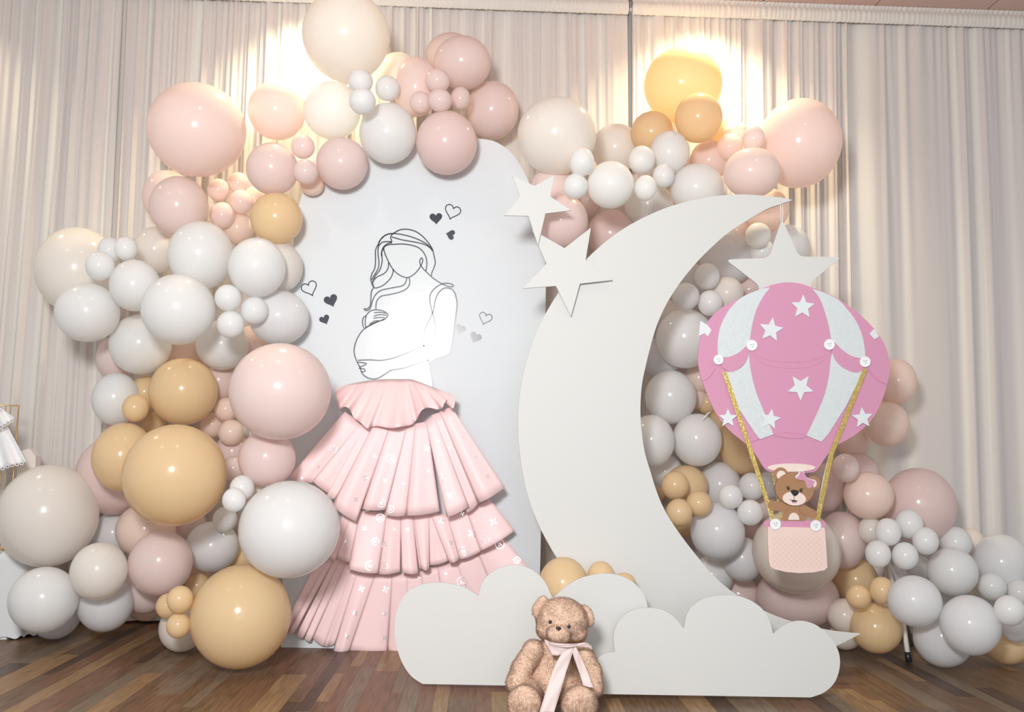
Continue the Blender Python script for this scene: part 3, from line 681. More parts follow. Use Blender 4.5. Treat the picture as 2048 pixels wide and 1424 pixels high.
bp('mouth', catmull([Vector(p) for p in Pz((562,552),(592,548),(625,558),(605,572),(578,568))], True, 3), M['black'], B0 - .0078, .001)
bp('tongue', PE(594, 574, 24, 8), M['pinkcard'], B0 - .0085, .001)
bow = catmull([Vector(p) for p in Pz((668,232),(702,250),(722,285),(735,310),(790,330),(815,345),(802,375),(775,410),(745,412),(728,378),(715,345),(680,330),(640,325),(622,300),(650,275))], True, 3)
c0 = sum(bow, Vector((0, 0))) / len(bow)
bp('bow_backing', [c0 + (q - c0) * 1.12 + Vector((-1, -1.2)) for q in bow], M['starcard'], B0 - .007)
bp('bow', bow, M['pinkcard'], B0 - .0095)
# ------------------------------------------------------------------ latex balloons
def balloon_mesh(mt):
    """unit balloon: round body, gentle taper to a tied neck at +Y (towards the garland frame)"""
    prof = []
    n = 22
    for i in range(n):
        t = PI * i / (n - 1) * 0.955
        r = math.sin(t); y = -math.cos(t)
        if y > 0: y *= 1.04; r *= 1 - 0.06 * y * y
        prof.append((y, r))
    prof += [(1.10, 0.085), (1.15, 0.05), (1.18, 0.055), (1.20, 0.038), (1.235, 0.075), (1.25, 0.08)]
    seg = 40; vs = [(0, -1, 0)]; fs = []
    for y, r in prof[1:]:
        for k in range(seg):
            a = 2 * PI * k / seg; vs.append((r * math.cos(a), y, r * math.sin(a)))
    for k in range(seg): fs.append([0, 1 + k, 1 + (k + 1) % seg])
    for i in range(len(prof) - 2):
        for k in range(seg):
            a = 1 + i * seg; b = a + seg; fs.append([a + k, b + k, b + (k + 1) % seg, a + (k + 1) % seg])
    fs.append([1 + (len(prof) - 2) * seg + k for k in range(seg)])
    me = pydata(vs, fs); me.polygons.foreach_set('use_smooth', [True] * len(me.polygons)); me.materials.append(mt)
    bm = bmesh.new(); bm.from_mesh(me); bmesh.ops.recalc_face_normals(bm, faces=bm.faces); bm.to_mesh(me); bm.free()
    return me
BMESH = {k: balloon_mesh(m) for k, m in LATEX.items()}
DEBUG = False
DATA = """
692,72,88,91,C,1,at the very top of the left garland|tilt@4.02
797,150,44,46,C,0,mostly hidden behind the pink balloon right of the topmost one
832,174,46,62,P,2,with four tiny pink ones on its lower right
903,112,52,46,P,0,peeking out behind the glossy pink one at top centre
925,126,57,55,P,1,glossy, highest pink one at top centre
985,221,52,60,P,0,at the right end of the arch garland beside the cream one
893,286,61,65,R,3,hanging lowest over the arch panel's top edge
776,267,57,62,W,3,hanging over the arch panel's top, right of centre cluster
664,221,58,59,W,2,directly under the topmost cream balloon
721,163,25,25,W,4,upper left of the tiny white trio under the topmost balloon
775,177,25,26,W,4,right one of the tiny white trio under the topmost balloon
725,203,27,27,W,5,lowest of the tiny white trio under the topmost balloon
875,162,25,25,P,4,top of the tiny pink four at top centre
841,205,22,23,P,4,left of the tiny pink four at top centre
921,197,20,24,P,4,right of the tiny pink four at top centre
880,201,24,24,P,5,lowest of the tiny pink four at top centre
554,222,58,60,P,1,glowing warm between the large pink and a white one@4.22
394,260,101,95,P,4,biggest at the upper left, its top against the curtain@4.12
545,338,53,53,P,2,above the apricot balloon at the arch panel's left shoulder
684,327,52,53,P,2,resting on the arch panel's upper left curve
606,294,24,24,P,3,upper tiny one beside the arch panel's left shoulder
611,344,25,25,P,4,lower tiny one beside the arch panel's left shoulder
624,370,24,22,K,1,under two tiny pink ones on the panel
553,437,53,52,N,4,alone on the arch panel's left shoulder
437,380,23,23,P,5,upper left of four tiny ones under the big upper left pink
477,366,21,22,P,3,upper right of four tiny ones under the big upper left pink
482,404,24,25,P,5,lower right of four tiny ones under the big upper left pink
445,431,26,27,P,5,lowest of four tiny ones under the big upper left pink
476,456,32,33,K,2,half hidden left of the apricot one at the arch's shoulder
509,396,24,24,K,1,mostly hidden behind the left shoulder cluster of the arch
358,414,60,62,P,3,below the biggest upper left pink one
336,394,52,54,P,2,glossy, leftmost pink one below the biggest upper left pink
402,511,67,69,W,5,topmost of the big white cluster on the left
514,535,58,60,W,6,touching the arch panel's left edge above the tiny white trio
561,535,45,50,C,4,pressed between a white one and the arch panel
558,635,61,55,L,4,overlapping the panel left of the black hearts
456,596,27,27,W,8,top of the tiny white trio in the left white cluster
509,621,28,28,W,7,right of the tiny white trio in the left white cluster
461,649,28,28,W,8,bottom of the tiny white trio in the left white cluster@3.87
357,619,76,71,W,7,biggest and foremost of the left white cluster
445,690,54,50,L,3,under the tiny white trio, above the big pink
270,571,52,52,W,5,left of the foremost big white one
252,497,24,24,W,4,tiny upper right one on the large far left cream one
200,532,30,30,W,6,tiny lower left one on the large far left cream one
220,500,25,26,L,3,tiny, half hidden between two others on the large far left cream one
312,500,46,47,C,3,behind the topmost of the left white cluster
156,541,87,87,C,2,at far left against the curtain
175,625,67,59,W,4,wide oval below the large far left cream one
281,689,64,60,W,5,bottom of the left white cluster, above the apricot ones
234,716,42,46,P,2,mostly hidden left of the white cluster's bottom
232,798,49,53,W,3,at the left edge beside the apricot cluster
240,826,42,38,P,1,mostly hidden under the white one at the left edge
367,783,70,67,N,5,upper large one between white cluster and biggest apricot
291,786,33,34,N,3,half hidden left of the upper apricot one
271,816,27,28,N,6,tiny, in front of the white one at the left edge
306,846,25,26,N,3,tiny, tucked above the biggest apricot one
350,950,106,102,N,6,biggest in the middle of the left column
247,914,64,69,N,5,glossy, left behind the biggest apricot one
228,950,77,79,R,3,behind the apricot ones at the left column's edge
561,783,103,97,P,5,biggest of all pink ones, touching the panel left of the skirt
452,819,24,24,K,5,upper right of the tiny peach trio left of the biggest pink
425,850,25,25,K,4,left of the tiny peach trio left of the biggest pink
462,865,26,26,K,6,lowest of the tiny peach trio left of the biggest pink
440,762,38,40,R,1,glossy sliver between the upper apricot and the biggest pink
534,917,58,56,R,4,directly below the biggest pink one
466,905,38,38,R,1,dark hidden one right of the biggest apricot
484,976,25,26,W,7,upper of the tiny white chain beside the biggest apricot
468,938,25,26,P,3,tiny, above the white chain beside the biggest apricot
468,1000,24,25,W,8,middle of the tiny white chain beside the biggest apricot
450,1039,25,26,W,8,lowest of the tiny white chain beside the biggest apricot
579,1058,102,98,W,6,large, overlapping the left side of the pink skirt
372,712,42,42,K,1,sliver between the white cluster and the upper apricot one
505,690,40,40,R,1,sliver above the biggest pink one
525,985,36,36,C,2,sliver behind the large white one by the skirt
424,1093,55,51,L,5,between the tiny white chain and the lowest apricot
321,1126,66,66,P,6,lower foremost pink one of the left column
292,1060,62,55,K,5,under the biggest apricot one, glossy
292,1178,48,50,P,5,lowest pink one, just above the floor at left
292,1204,43,38,K,3,lowest hidden one near the floor at left
372,1052,42,42,P,3,sliver between the biggest apricot and a greyish one
228,1068,44,46,L,3,tucked right of the large cream one at bottom left
97,1031,104,103,C,5,largest at the bottom left below the lace dress
198,1142,59,58,C,7,right below the large cream one at bottom left
211,1207,58,57,L,5,second from the left resting on the floor
87,1199,73,66,W,7,tilted oval at the bottom left corner
112,1226,54,53,L,4,touching the floor behind the tilted oval at bottom left
47,1141,22,22,W,5,tiny, under the large cream one at bottom left
38,1157,22,22,L,4,tiny, half hidden at the left edge near the table
482,1232,102,105,N,5,large, resting on the wooden floor left of the skirt
360,1199,27,28,N,8,top front of the tiny trio beside the lowest big apricot
357,1251,25,26,N,8,bottom front of the tiny trio beside the lowest big apricot
336,1212,25,26,N,6,rear left of the tiny trio beside the lowest big apricot
364,1255,47,49,B,4,on the floor behind the tiny apricot trio
395,1172,26,27,N,4,tiny, peeking above the lowest big apricot's left side
478,1118,32,32,N,3,sliver above the lowest big apricot
405,1150,30,30,K,2,dark hidden one above the tiny apricot trio
1113,272,79,79,C,2,large, between the arch panel and the right garland
1104,375,42,44,P,1,behind the upper ivory star
1232,297,49,50,C,2,right of the large cream one on the right garland
1366,171,79,79,N,1,largest of the right garland, glowing under the ceiling light
1397,236,48,51,N,3,overlapping the lower right of the glowing apricot one
1304,266,43,44,N,2,lower left of the glowing apricot one
1339,306,40,45,W,3,below the apricot trio on the right garland
1418,322,39,42,P,1,behind the white ones right of the garland's middle
1164,324,25,29,W,3,upper of the two tiny ones right of the large cream one
1151,373,25,26,W,5,lower of the two tiny ones right of the large cream one
1221,370,47,48,W,4,centre front above the upper moon curve
1283,320,27,29,W,6,top of the tiny trio above the moon's arc
1291,376,22,26,W,6,bottom of the tiny trio above the moon's arc
1327,352,22,25,W,5,right of the tiny trio above the moon's arc
1394,378,54,51,W,4,glossy, resting on the moon's top arc
1298,412,50,47,W,2,pearly, partly hidden behind the moon's upper arc
1504,346,58,51,P,5,right above the moon tip
1598,287,85,91,P,2,largest at the right end of the upper garland@4.15
1459,294,26,27,P,4,left of the tiny pink trio by the large right pink one
1507,277,23,26,P,4,right of the tiny pink trio by the large right pink one
1471,264,25,22,P,2,top of the tiny pink trio by the large right pink one
1430,264,28,30,N,0,mostly hidden behind the apricot trio
1532,420,46,45,K,1,under the moon tip
1124,443,52,54,R,2,glossy, framed by the two ivory stars
1176,398,25,40,P,1,narrow, between the white ones above the second star
1222,469,49,50,R,1,behind the moon's upper left edge
1516,471,26,26,W,4,upper tiny one beside the hanging star's tip
1524,504,26,26,W,3,lower tiny one beside the hanging star's tip
1455,516,57,54,L,1,inside the moon's upper curve
1572,495,48,46,L,0,faint one behind the hanging star
1474,462,26,26,K,0,sliver just under the moon's upper arc
1414,553,26,27,W,5,top of the tiny trio inside the moon's curve
1371,593,28,28,W,5,left of the tiny trio inside the moon's curve
1420,606,25,26,W,4,right of the tiny trio inside the moon's curve
1454,587,33,34,C,2,right of the tiny white trio inside the moon
1499,581,33,33,R,1,left behind the hanging star's lower edge
1384,560,34,34,L,1,behind the tiny trio inside the moon's curve
1370,677,59,60,W,3,large, left of the pink hot air balloon
1340,632,32,32,C,1,sliver at the moon's inner edge above the large white one
1320,716,40,42,L,1,sliver at the moon's inner edge below the large white one
1341,794,52,54,W,3,left of the pink hot air balloon, second from top
1398,757,30,30,K,1,peeking left behind the pink hot air balloon
1390,797,24,24,K,1,small, behind the second white one inside the moon
1414,806,22,23,N,1,upper small one at the hot air balloon's left edge
1441,842,24,26,N,1,lower small one at the hot air balloon's left edge
1303,882,46,53,W,4,at the moon's inner edge, level with the balloon's mouth
1394,880,50,53,W,3,right neighbour of the white one at the moon's inner edge
1486,890,50,59,N,1,behind the gold rope's left side
1330,945,36,38,L,1,above the apricot trio in the moon's curve
1372,972,44,42,N,2,rear one of the apricot group in the moon's curve
1350,971,28,29,N,5,upper left tiny one of the apricot group in the moon's curve
1398,1007,26,26,N,4,right tiny one of the apricot group in the moon's curve
1358,1025,27,28,N,6,lower tiny one of the apricot group in the moon's curve
1371,1052,26,24,N,2,half hidden lowest one of the apricot group in the moon's curve
1315,972,26,30,N,1,sliver at the moon's edge beside the apricot group
1439,972,43,49,L,1,right of the apricot group in the moon's curve
1435,1063,55,58,L,3,large, low inside the moon's curve
1461,993,25,25,W,5,left of the tiny trio beside the card bear
1503,973,26,28,W,3,top of the tiny trio beside the card bear
1500,1025,26,26,W,5,bottom of the tiny trio beside the card bear
1538,969,26,28,L,1,sliver behind the gold rope beside the card bear
1520,1012,32,32,P,0,sliver under the tiny trio beside the card bear
1502,1066,24,26,R,0,dark sliver left of the basket
1484,1118,41,46,L,2,low inside the moon, left of the basket
1425,1151,42,42,L,1,at the moon's lower inner edge
1478,1190,42,42,R,0,lowest sliver above the moon's tail
1592,1103,90,84,B,3,largest on the right, behind the basket
1594,1195,87,65,R,1,wide one under the basket's beige balloon
1684,1080,49,58,P,2,right of the large beige one
1650,975,38,50,P,1,right behind the gold rope and card bear
1737,991,51,48,K,3,foremost peach one right of the card bear
1691,936,28,29,P,4,tiny, above the foremost peach one
1719,946,40,39,R,1,behind the tiny pink one right of the gold rope
1838,1010,76,75,R,1,large, at the right against the curtain
1704,880,36,35,K,0,tucked under the hot air balloon's lower right
1774,848,46,45,K,2,lower of the peach pair right of the hot air balloon
1793,763,40,46,K,1,upper of the peach pair right of the hot air balloon
1766,785,38,38,K,0,mostly hidden behind the hot air balloon's right edge
1712,1161,45,46,N,1,glossy, below the pink ones at lower right
1717,1194,26,25,N,3,left of the two tiny apricot ones at lower right
1764,1181,26,28,N,4,right of the two tiny apricot ones at lower right
1752,1256,53,51,N,2,beside the moon's tail near the floor
1690,1232,36,36,B,1,behind the moon's tail
1690,1272,34,28,B,0,lowest sliver behind the moon's tail
1741,1061,26,27,C,3,leftmost tiny one of the right white cluster
1776,1064,27,28,W,5,second tiny one from the left in the right white cluster
1818,1048,29,30,W,4,topmost tiny one of the right white cluster
1756,1108,26,28,W,6,lower left tiny one of the right white cluster
1810,1112,27,28,W,6,centre tiny one of the right white cluster
1851,1082,27,28,W,5,right tiny one of the right white cluster
1839,1136,24,26,W,3,low tiny one of the right white cluster
1911,1085,33,32,W,2,topmost of the larger right white ones
1942,1086,28,30,B,1,sliver near the right frame edge, atop the white ones
1905,1143,52,49,W,4,middle of the larger right white ones
2003,1127,62,60,L,3,large, cut by the right picture edge
1829,1202,56,52,L,5,beside the tripod's white leg, above it
1940,1250,63,61,L,6,foremost of the lower right ones
1885,1276,61,59,L,4,on the floor right of the tripod foot
1984,1173,30,28,W,6,top of the tiny group at the right edge
2019,1221,32,31,W,7,front of the tiny group at the right edge
2037,1186,28,28,W,5,upper right of the tiny group at the right edge
2030,1253,33,32,L,5,lowest of the tiny group at the right edge
2012,1292,47,37,N,4,in the bottom right corner
1800,1160,36,36,L,1,dim one behind the tripod stand
1127,1170,50,57,N,20,behind the clouds above the teddy bear
1202,1151,27,29,N,20,tiny, just right above the middle cloud hump
1248,1167,24,22,N,20,tiny, lowest on the middle cloud hump
"""
balls = []
for ln in DATA.strip().splitlines():
    f = ln.split(',', 6); where, _, ym = f[6].replace('|tilt', '').partition('@')
    balls.append(dict(tilt='tilt' in f[6], ym=float(ym) if ym else 9, cx=float(f[0]), cy=float(f[1]), rx=float(f[2]), ry=float(f[3]), c=f[4], L=int(f[5]), w=where))
fwd = RM @ Vector((0, 0, -1))
def radii(b, Y):
    p = P(b['cx'], b['cy'], Y) - Vector((0, 0, CAMZ)); Z = p.dot(fwd)
    ax = (b['cx'] - W / 2) / F; ay = (b['cy'] - H / 2) / F
    return b['rx'] * Z / F / math.sqrt(1 + ax * ax), b['ry'] * Z / F / math.sqrt(1 + ay * ay)
def over_panel(b):
    c, q, r = b['cx'], b['cy'], b['rx'] * 0.9
    if c + r < 590 or c - r > 1085: return False
    if q + r < 300: return False
    if q < 300 and (c < 720 or c > 1000) and q + r < 330: return False
    return True
moonpoly = [(p[0], p[1]) for p in outer] + [(p[0], p[1]) for p in inner]
for b in balls: b['s'] = (b['rx'] + b['ry']) / 2
order = sorted(range(len(balls)), key=lambda i: balls[i]['L'])
placed = []
for i in order:
    b = balls[i]
    if b['L'] == 20: b['Y'] = 3.635 - 0.0; continue
    sc = 4.3 / F
    Y = 4.60 - b['s'] * sc * 1.22
    if over_panel(b): Y = min(Y, PY - 0.005 - b['s'] * PY / F * 0.97)
    if 590 < b['cx'] < 700 and b['cy'] > 1000: Y = min(Y, 3.84)
    if 500 < b['cx'] < 600 and 700 < b['cy'] < 1000: Y = min(Y, 3.95)
    Y = min(Y, b['ym'])
    # floor contact
    zc = lambda Y: P(b['cx'], b['cy'], Y).z - b['ry'] * Y / F
    if zc(Y) < 0.002:
        lo, hi = 2.5, Y
        for _ in range(30):
            m_ = (lo + hi) / 2
            if zc(m_) < 0.002: hi = m_
            else: lo = m_
        Y = lo
    for j in placed:
        a = balls[j]
        if a['L'] >= b['L']: continue
        d = math.hypot(a['cx'] - b['cx'], a['cy'] - b['cy'])
        ra, rb = a['s'], b['s']
        if d >= (ra + rb) * 0.985: continue
        e = d - rb                       # nearest silhouette point of b inside a
        need = ra if e <= 0 else math.sqrt(max(0, ra * ra - e * e))
        q_ = math.sqrt(max(0, (ra + rb) ** 2 * (1.0 if rb < 34 else 0.94) - d * d)); need = max(need * 0.86, (0.98 if rb < 34 else 0.92) * q_)
        Y = min(Y, a['Y'] - need * sc)
    b['Y'] = Y; placed.append(i)
lim = MY + 0.02
for b in balls:
    if b['L'] == 20: continue
    if b['cx'] > 1085 and 380 < b['cy'] + b['ry'] and b['cx'] < 1760:
        b['lim'] = lim + b['s'] * 4.0 / F
low_ = [(round(b['Y'], 2), round(b.get('lim', 0), 2), b['cx'], b['cy']) for b in balls if b.get('lim', 0) > b['Y']]

if DEBUG: print('Y range', sorted([(round(b['Y'], 2), b['cx'], b['cy']) for b in balls])[:30]); print('near moon', low_)
for b in balls:
    if b.get('lim', 0) > b['Y']: b['Y'] = b['lim']
seen = set()
for n_, b in enumerate(balls):
    Y = b['Y']; rx, ry = radii(b, Y)
    o = bpy.data.objects.new('balloon', BMESH[b['c']]); COL.objects.link(o)
    o.location = P(b['cx'], b['cy'], Y); ryy = (rx + ry) / 2
    o.scale = (rx, ryy, ry)
    o.rotation_euler = (math.radians(rng.uniform(-6, 6)), 0, math.radians(rng.uniform(-8, 8)))
    if b['tilt']: o.rotation_euler = (math.radians(-62), math.radians(6), 0)
    big = b['s']; sz = 'small ' if big < 34 else ('large ' if big > 74 else '')
    w = b['w']
    if w.startswith('large'): sz = ''
    if w.startswith('tiny'): sz = ''
    lab = f"{sz}{CNAME[b['c']]} balloon {w}"
    tag(o, lab, 'balloon', 'latex balloons of the garland')
    assert lab not in seen, lab
    seen.add(lab)
    if len(lab.split()) > 16: print('LONG', lab)
bpy.context.view_layer.update()
# curled tail of a tied balloon
TY = [b for b in balls if (b['cx'], b['cy']) == (1394, 880)][0]['Y'] - 0.098
o = link('balloon_tail', tube([*[P(x_, y_, TY) for x_, y_ in ((1421, 824), (1414, 829), (1408, 836), (1405, 843))]], [0.003, 0.0045, 0.004, 0.001], 6), LATEX['W'], None, True); recenter(o)
tag(o, 'thin white balloon tail curling beside the hot air balloon cutout', 'balloon tail')
# ------------------------------------------------------------------ tripod stand that carries the garland at the right
st = empty('garland_stand', P(1812, 1312, 4.12)); tag(st, 'white tripod stand with black rubber feet under the right garland', 'stand')
a_, b_ = P(1755, 1130, 4.18), P(1817, 1313, 4.10)
top_ = P(1772, 1120, 4.40)
foot = P(1817.5, 1318, 4.10); foot.z = 0.012
link('leg', tube([top_, P(1807, 1250, 4.12), foot], 0.0115, 12), M['pole'], st, True)
link('rubber_foot', tube([foot + (P(1807, 1250, 4.12) - foot).normalized() * 0.035, foot - Vector((0, 0, 0.008))], [0.0135, 0.0145], 12), M['black'], st, True)
f2 = P(1824, 1290, 4.4); f2.z = 0.012
link('leg', tube([top_, P(1816, 1250, 4.3), f2], 0.008, 10), M['steel'], st, True)
f3 = P(1860, 1280, 4.5); f3.z = 0.012
link('leg', tube([top_, f3], 0.0115, 12), M['pole'], st, True)
link('pole', tube([top_ - Vector((0, 0, .12)), top_ + Vector((0, 0, 0.03))], 0.0125, 12), M['pole'], st, True)
# ------------------------------------------------------------------ teddy bear
BY = 3.26
tb = empty('teddy_bear', (P(1112, 1424, 3.2).x, 3.24, 0)); tag(tb, 'fluffy light brown plush teddy bear with a pink ribbon bow, sitting on the floor', 'teddy bear')
s_ = BY / F
def ellipsoid(bm, c, r, rot=(0, 0, 0), seg=20):
    g = bmesh.ops.create_uvsphere(bm, u_segments=seg, v_segments=seg // 2 + 2, radius=1)
    mtx = Matrix.Translation(c) @ Euler(rot).to_matrix().to_4x4() @ Matrix.Diagonal((*r, 1))
    bmesh.ops.transform(bm, matrix=mtx, verts=g['verts'])
def chain(bm, a, b, ra, rb, n=7):
    for i in range(n):
        t = i / (n - 1); p = a.lerp(b, t); r = ra + (rb - ra) * t; ellipsoid(bm, p, (r, r, r), seg=16)
def PX(x, y, Y): return P(980 + x / 5.393, 1160 + y / 5.393, Y)
k_ = s_ / 5.393
bm = bmesh.new()
ellipsoid(bm, PX(680, 1010, BY), (245 * k_, 190 * k_, 310 * k_), (0.05, 0, 0))
ellipsoid(bm, PX(690, 780, BY - .005), (190 * k_, 150 * k_, 160 * k_))
ellipsoid(bm, PX(680, 1110, BY - .02), (250 * k_, 220 * k_, 200 * k_))
# head
HC = PX(778, 440, BY - 0.03)
ellipsoid(bm, HC, (272 * k_, 225 * k_, 235 * k_), (0, 0.12, 0))
ellipsoid(bm, PX(620, 530, BY - 0.04), (115 * k_, 140 * k_, 105 * k_)); ellipsoid(bm, PX(930, 560, BY - 0.04), (115 * k_, 140 * k_, 105 * k_))
MZ = PX(742, 585, BY - 0.03 - 215 * k_)
ellipsoid(bm, MZ, (122 * k_, 110 * k_, 95 * k_), (0, 0.1, 0))
ellipsoid(bm, PX(745, 545, BY - 0.03 - 225 * k_), (72 * k_, 85 * k_, 60 * k_))
for (x0, y0, x1, y1) in ((585, 260, 500, 330), (1000, 330, 1060, 440)):
    a, b = PX(x0, y0, BY - .02), PX(x1, y1, BY - .02)
ellipsoid(bm, PX(543, 288, BY - .02), (72 * k_, 45 * k_, 120 * k_), (0, 0.5, 0.15)); 
ellipsoid(bm, PX(1045, 388, BY - .02), (68 * k_, 45 * k_, 115 * k_), (0, -0.45, -0.15))
# arms
chain(bm, PX(470, 760, BY - .03), PX(345, 960, BY - .04), 112 * k_, 110 * k_); chain(bm, PX(345, 960, BY - .04), PX(285, 1110, BY - .06), 112 * k_, 108 * k_)
chain(bm, PX(1000, 810, BY - .03), PX(1090, 980, BY - .04), 108 * k_, 108 * k_); chain(bm, PX(1090, 980, BY - .04), PX(1120, 1160, BY - .06), 108 * k_, 100 * k_)
# legs
LZ = 0.062
for x_, rr_ in ((375, 178), (965, 190)):
    f_ = PX(x_, 1255, 3.12); f_.z = LZ + 0.004; hip = PX(x_ * 0.75 + 170, 1180, BY); hip.z = 0.085
    chain(bm, hip, f_.lerp(hip, 0.25), 0.060, 0.052, 6)
    ellipsoid(bm, f_, (rr_ * k_ * .97, 0.036, LZ), (0.12, 0, -0.12 if x_ < 600 else 0.12))
me = bm_mesh(bm)
raw = bpy.data.objects.new('raw', me); COL.objects.link(raw)
md = raw.modifiers.new('r', 'REMESH'); md.mode = 'VOXEL'; md.voxel_size = 0.0045
md = raw.modifiers.new('s', 'SMOOTH'); md.factor = 0.5; md.iterations = 5
dg = bpy.context.evaluated_depsgraph_get(); dg.update()
body = bpy.data.meshes.new_from_object(raw.evaluated_get(dg)); bpy.data.objects.remove(raw)
# lay crumpled plush relief on it
nv_ = len(body.vertices); co = np.empty(nv_ * 3); body.vertices.foreach_get('co', co); co = co.reshape(-1, 3)
nn = np.empty(nv_ * 3); body.vertices.foreach_get('normal', nn); nn = nn.reshape(-1, 3)
dsp = np.array([noise.noise(Vector(c) * 45) for c in co]) * 0.0022
co += nn * dsp[:, None]; co[:, 2] = np.maximum(co[:, 2], 0.003)
body.vertices.foreach_set('co', co.ravel()); body.update()
bo = link('body', body, M['plush'], tb, smooth=True)
# fur strands
fm = mat('plush_fur', (0.66, 0.48, 0.37), 0.85, spec=0.15, sheen=0.3, vary=(30, 0.10))
_N, _L = fm.node_tree.nodes, fm.node_tree.links
_t = _N.new('ShaderNodeBsdfTranslucent'); _t.inputs['Color'].default_value = (0.70, 0.50, 0.38, 1); _m = _N.new('ShaderNodeMixShader'); _m.inputs[0].default_value = 0.5
_L.new(_N['Principled BSDF'].outputs[0], _m.inputs[1]); _L.new(_t.outputs[0], _m.inputs[2]); _L.new(_m.outputs[0], _N['Material Output'].inputs['Surface'])
body.calc_loop_triangles(); nt = len(body.loop_triangles)
tri = np.empty(nt * 3, dtype=np.int32); body.loop_triangles.foreach_get('vertices', tri); tri = tri.reshape(-1, 3)
A, B_, C_ = co[tri[:, 0]], co[tri[:, 1]], co[tri[:, 2]]
ar = np.linalg.norm(np.cross(B_ - A, C_ - A), axis=1); cen = (A + B_ + C_) / 3
ar[cen[:, 1] > BY + 0.03] *= 0.15
NF = 52000
pick = rng.choice(nt, NF, p=ar / ar.sum()); u = rng.random(NF); v = rng.random(NF); fl_ = u + v > 1; u[fl_] = 1 - u[fl_]; v[fl_] = 1 - v[fl_]
base = A[pick] + (B_[pick] - A[pick]) * u[:, None] + (C_[pick] - A[pick]) * v[:, None]
nr = np.cross(B_ - A, C_ - A)[pick]; nr /= np.linalg.norm(nr, axis=1)[:, None] + 1e-12
ln_ = 0.0065 + 0.0055 * rng.random(NF)
sw = np.array([[noise.noise(Vector(p) * 22), noise.noise(Vector(p) * 22 + Vector((9, 0, 0))), noise.noise(Vector(p) * 22 + Vector((0, 9, 0)))] for p in base]) * 1.3
comb = sw + np.array([0, 0, -0.45]) + rng.normal(0, 0.22, (NF, 3))
comb -= nr * (comb * nr).sum(1)[:, None]
comb *= (0.9 / (np.linalg.norm(comb, axis=1) + .35))[:, None]
mid_ = base + (nr * 0.60 + comb * 0.55) * (ln_ * 0.55)[:, None]
tip = base + (nr * 0.62 + comb * 1.1) * ln_[:, None]
side = np.cross(nr, comb + rng.normal(0, .3, (NF, 3))); side /= np.linalg.norm(side, axis=1)[:, None] + 1e-9
_g = np.cross(side, mid_ - base); side *= np.where((_g * nr).sum(1) < 0, -1.0, 1.0)[:, None]
w_ = 0.00045
allv = np.stack([base - side * w_, base + side * w_, mid_ + side * w_ * .8, mid_ - side * w_ * .8, tip], 1).reshape(-1, 3)
ix = np.arange(NF) * 5
me = bpy.data.meshes.new('mesh')
me.vertices.add(len(allv)); me.vertices.foreach_set('co', allv.ravel())
loops = np.stack([ix, ix + 1, ix + 2, ix + 3, ix + 3, ix + 2, ix + 4], 1).ravel()
me.loops.add(len(loops)); me.loops.foreach_set('vertex_index', loops)
me.polygons.add(NF * 2); ls_ = np.stack([np.arange(NF) * 7, np.arange(NF) * 7 + 4], 1).ravel(); me.polygons.foreach_set('loop_start', ls_)
me.update(calc_edges=True); me.validate()
nrm = np.repeat(nr + comb * 0.3, 5, axis=0); nrm /= np.linalg.norm(nrm, axis=1)[:, None]
me.polygons.foreach_set('use_smooth', [True] * len(me.polygons))
me.normals_split_custom_set_from_vertices([tuple(v) for v in nrm])
fo = link('fur', me, fm, tb); fo['kind'] = 'stuff'
# face
def blob(name, c, r, m, rot=(0, 0, 0)):
    bm = bmesh.new(); ellipsoid(bm, c, r, rot, 16); me = bm_mesh(bm); o = link(name, me, m, tb, smooth=True); return recenter(o)
def surf(x, y):
    """nearest plush surface under a point"""
    o_ = Vector((0, 0, CAMZ)); t_ = PX(x, y, 3.2); d = (t_ - o_).normalized()
    from mathutils.bvhtree import BVHTree
    global _bvh
    if '_bvh' not in globals(): _bvh = BVHTree.FromPolygons([Vector(c) for c in co], [tuple(t) for t in tri])
    h = _bvh.ray_cast(o_, d); return h[0]
for x_, y_ in ((648, 450), (850, 500)):
    h = surf(x_, y_); blob('eye', h + Vector((0, -0.004, 0)), (18 * k_, 0.004, 19 * k_), M['black'])
h = surf(738, 518)
bm = bmesh.new(); ellipsoid(bm, h + Vector((0, -0.003, 0)), (29 * k_, 0.006, 17 * k_), (0, .1, 0)); ellipsoid(bm, h + Vector((0, -0.003, -18 * k_)), (12 * k_, 0.005, 16 * k_))
noz = link('nose', bm_mesh(bm), M['black'], tb, smooth=True); md = noz.modifiers.new('r', 'REMESH'); md.mode = 'VOXEL'; md.voxel_size = 0.0012
# ribbon bow
rbn = empty('ribbon_bow', (0, 0, 0)); rbn.parent = tb; rbn.location = -tb.location
def sheet(name, rails, m, th=0.0005):
    """cloth strip between two rails of (x, y, depth)"""
    a = catmull([PX(*p) for p in rails[0]], False, 6); b = catmull([PX(*p) for p in rails[1]], False, 6); n = min(len(a), len(b)); vs = []; fs = []; K = 6
    for i in range(n):
        for j in range(K + 1):
            q = a[i].lerp(b[i], j / K); q.y += 0.0025 * math.sin(j / K * PI * 1.7 + i * 0.35); vs.append(q)
    for i in range(n - 1):
        for j in range(K): c = i * (K + 1) + j; fs.append([c, c + 1, c + K + 2, c + K + 1])
    o = link(name, pydata(vs, fs), m, rbn, smooth=True); md = o.modifiers.new('s', 'SOLIDIFY'); md.thickness = th
    for r in (a, b):
        e = link('ribbon_edge', tube(r[:n], 0.0006, 5), M['ribbonedge'], rbn, smooth=True)
    return o
D = BY - 0.105
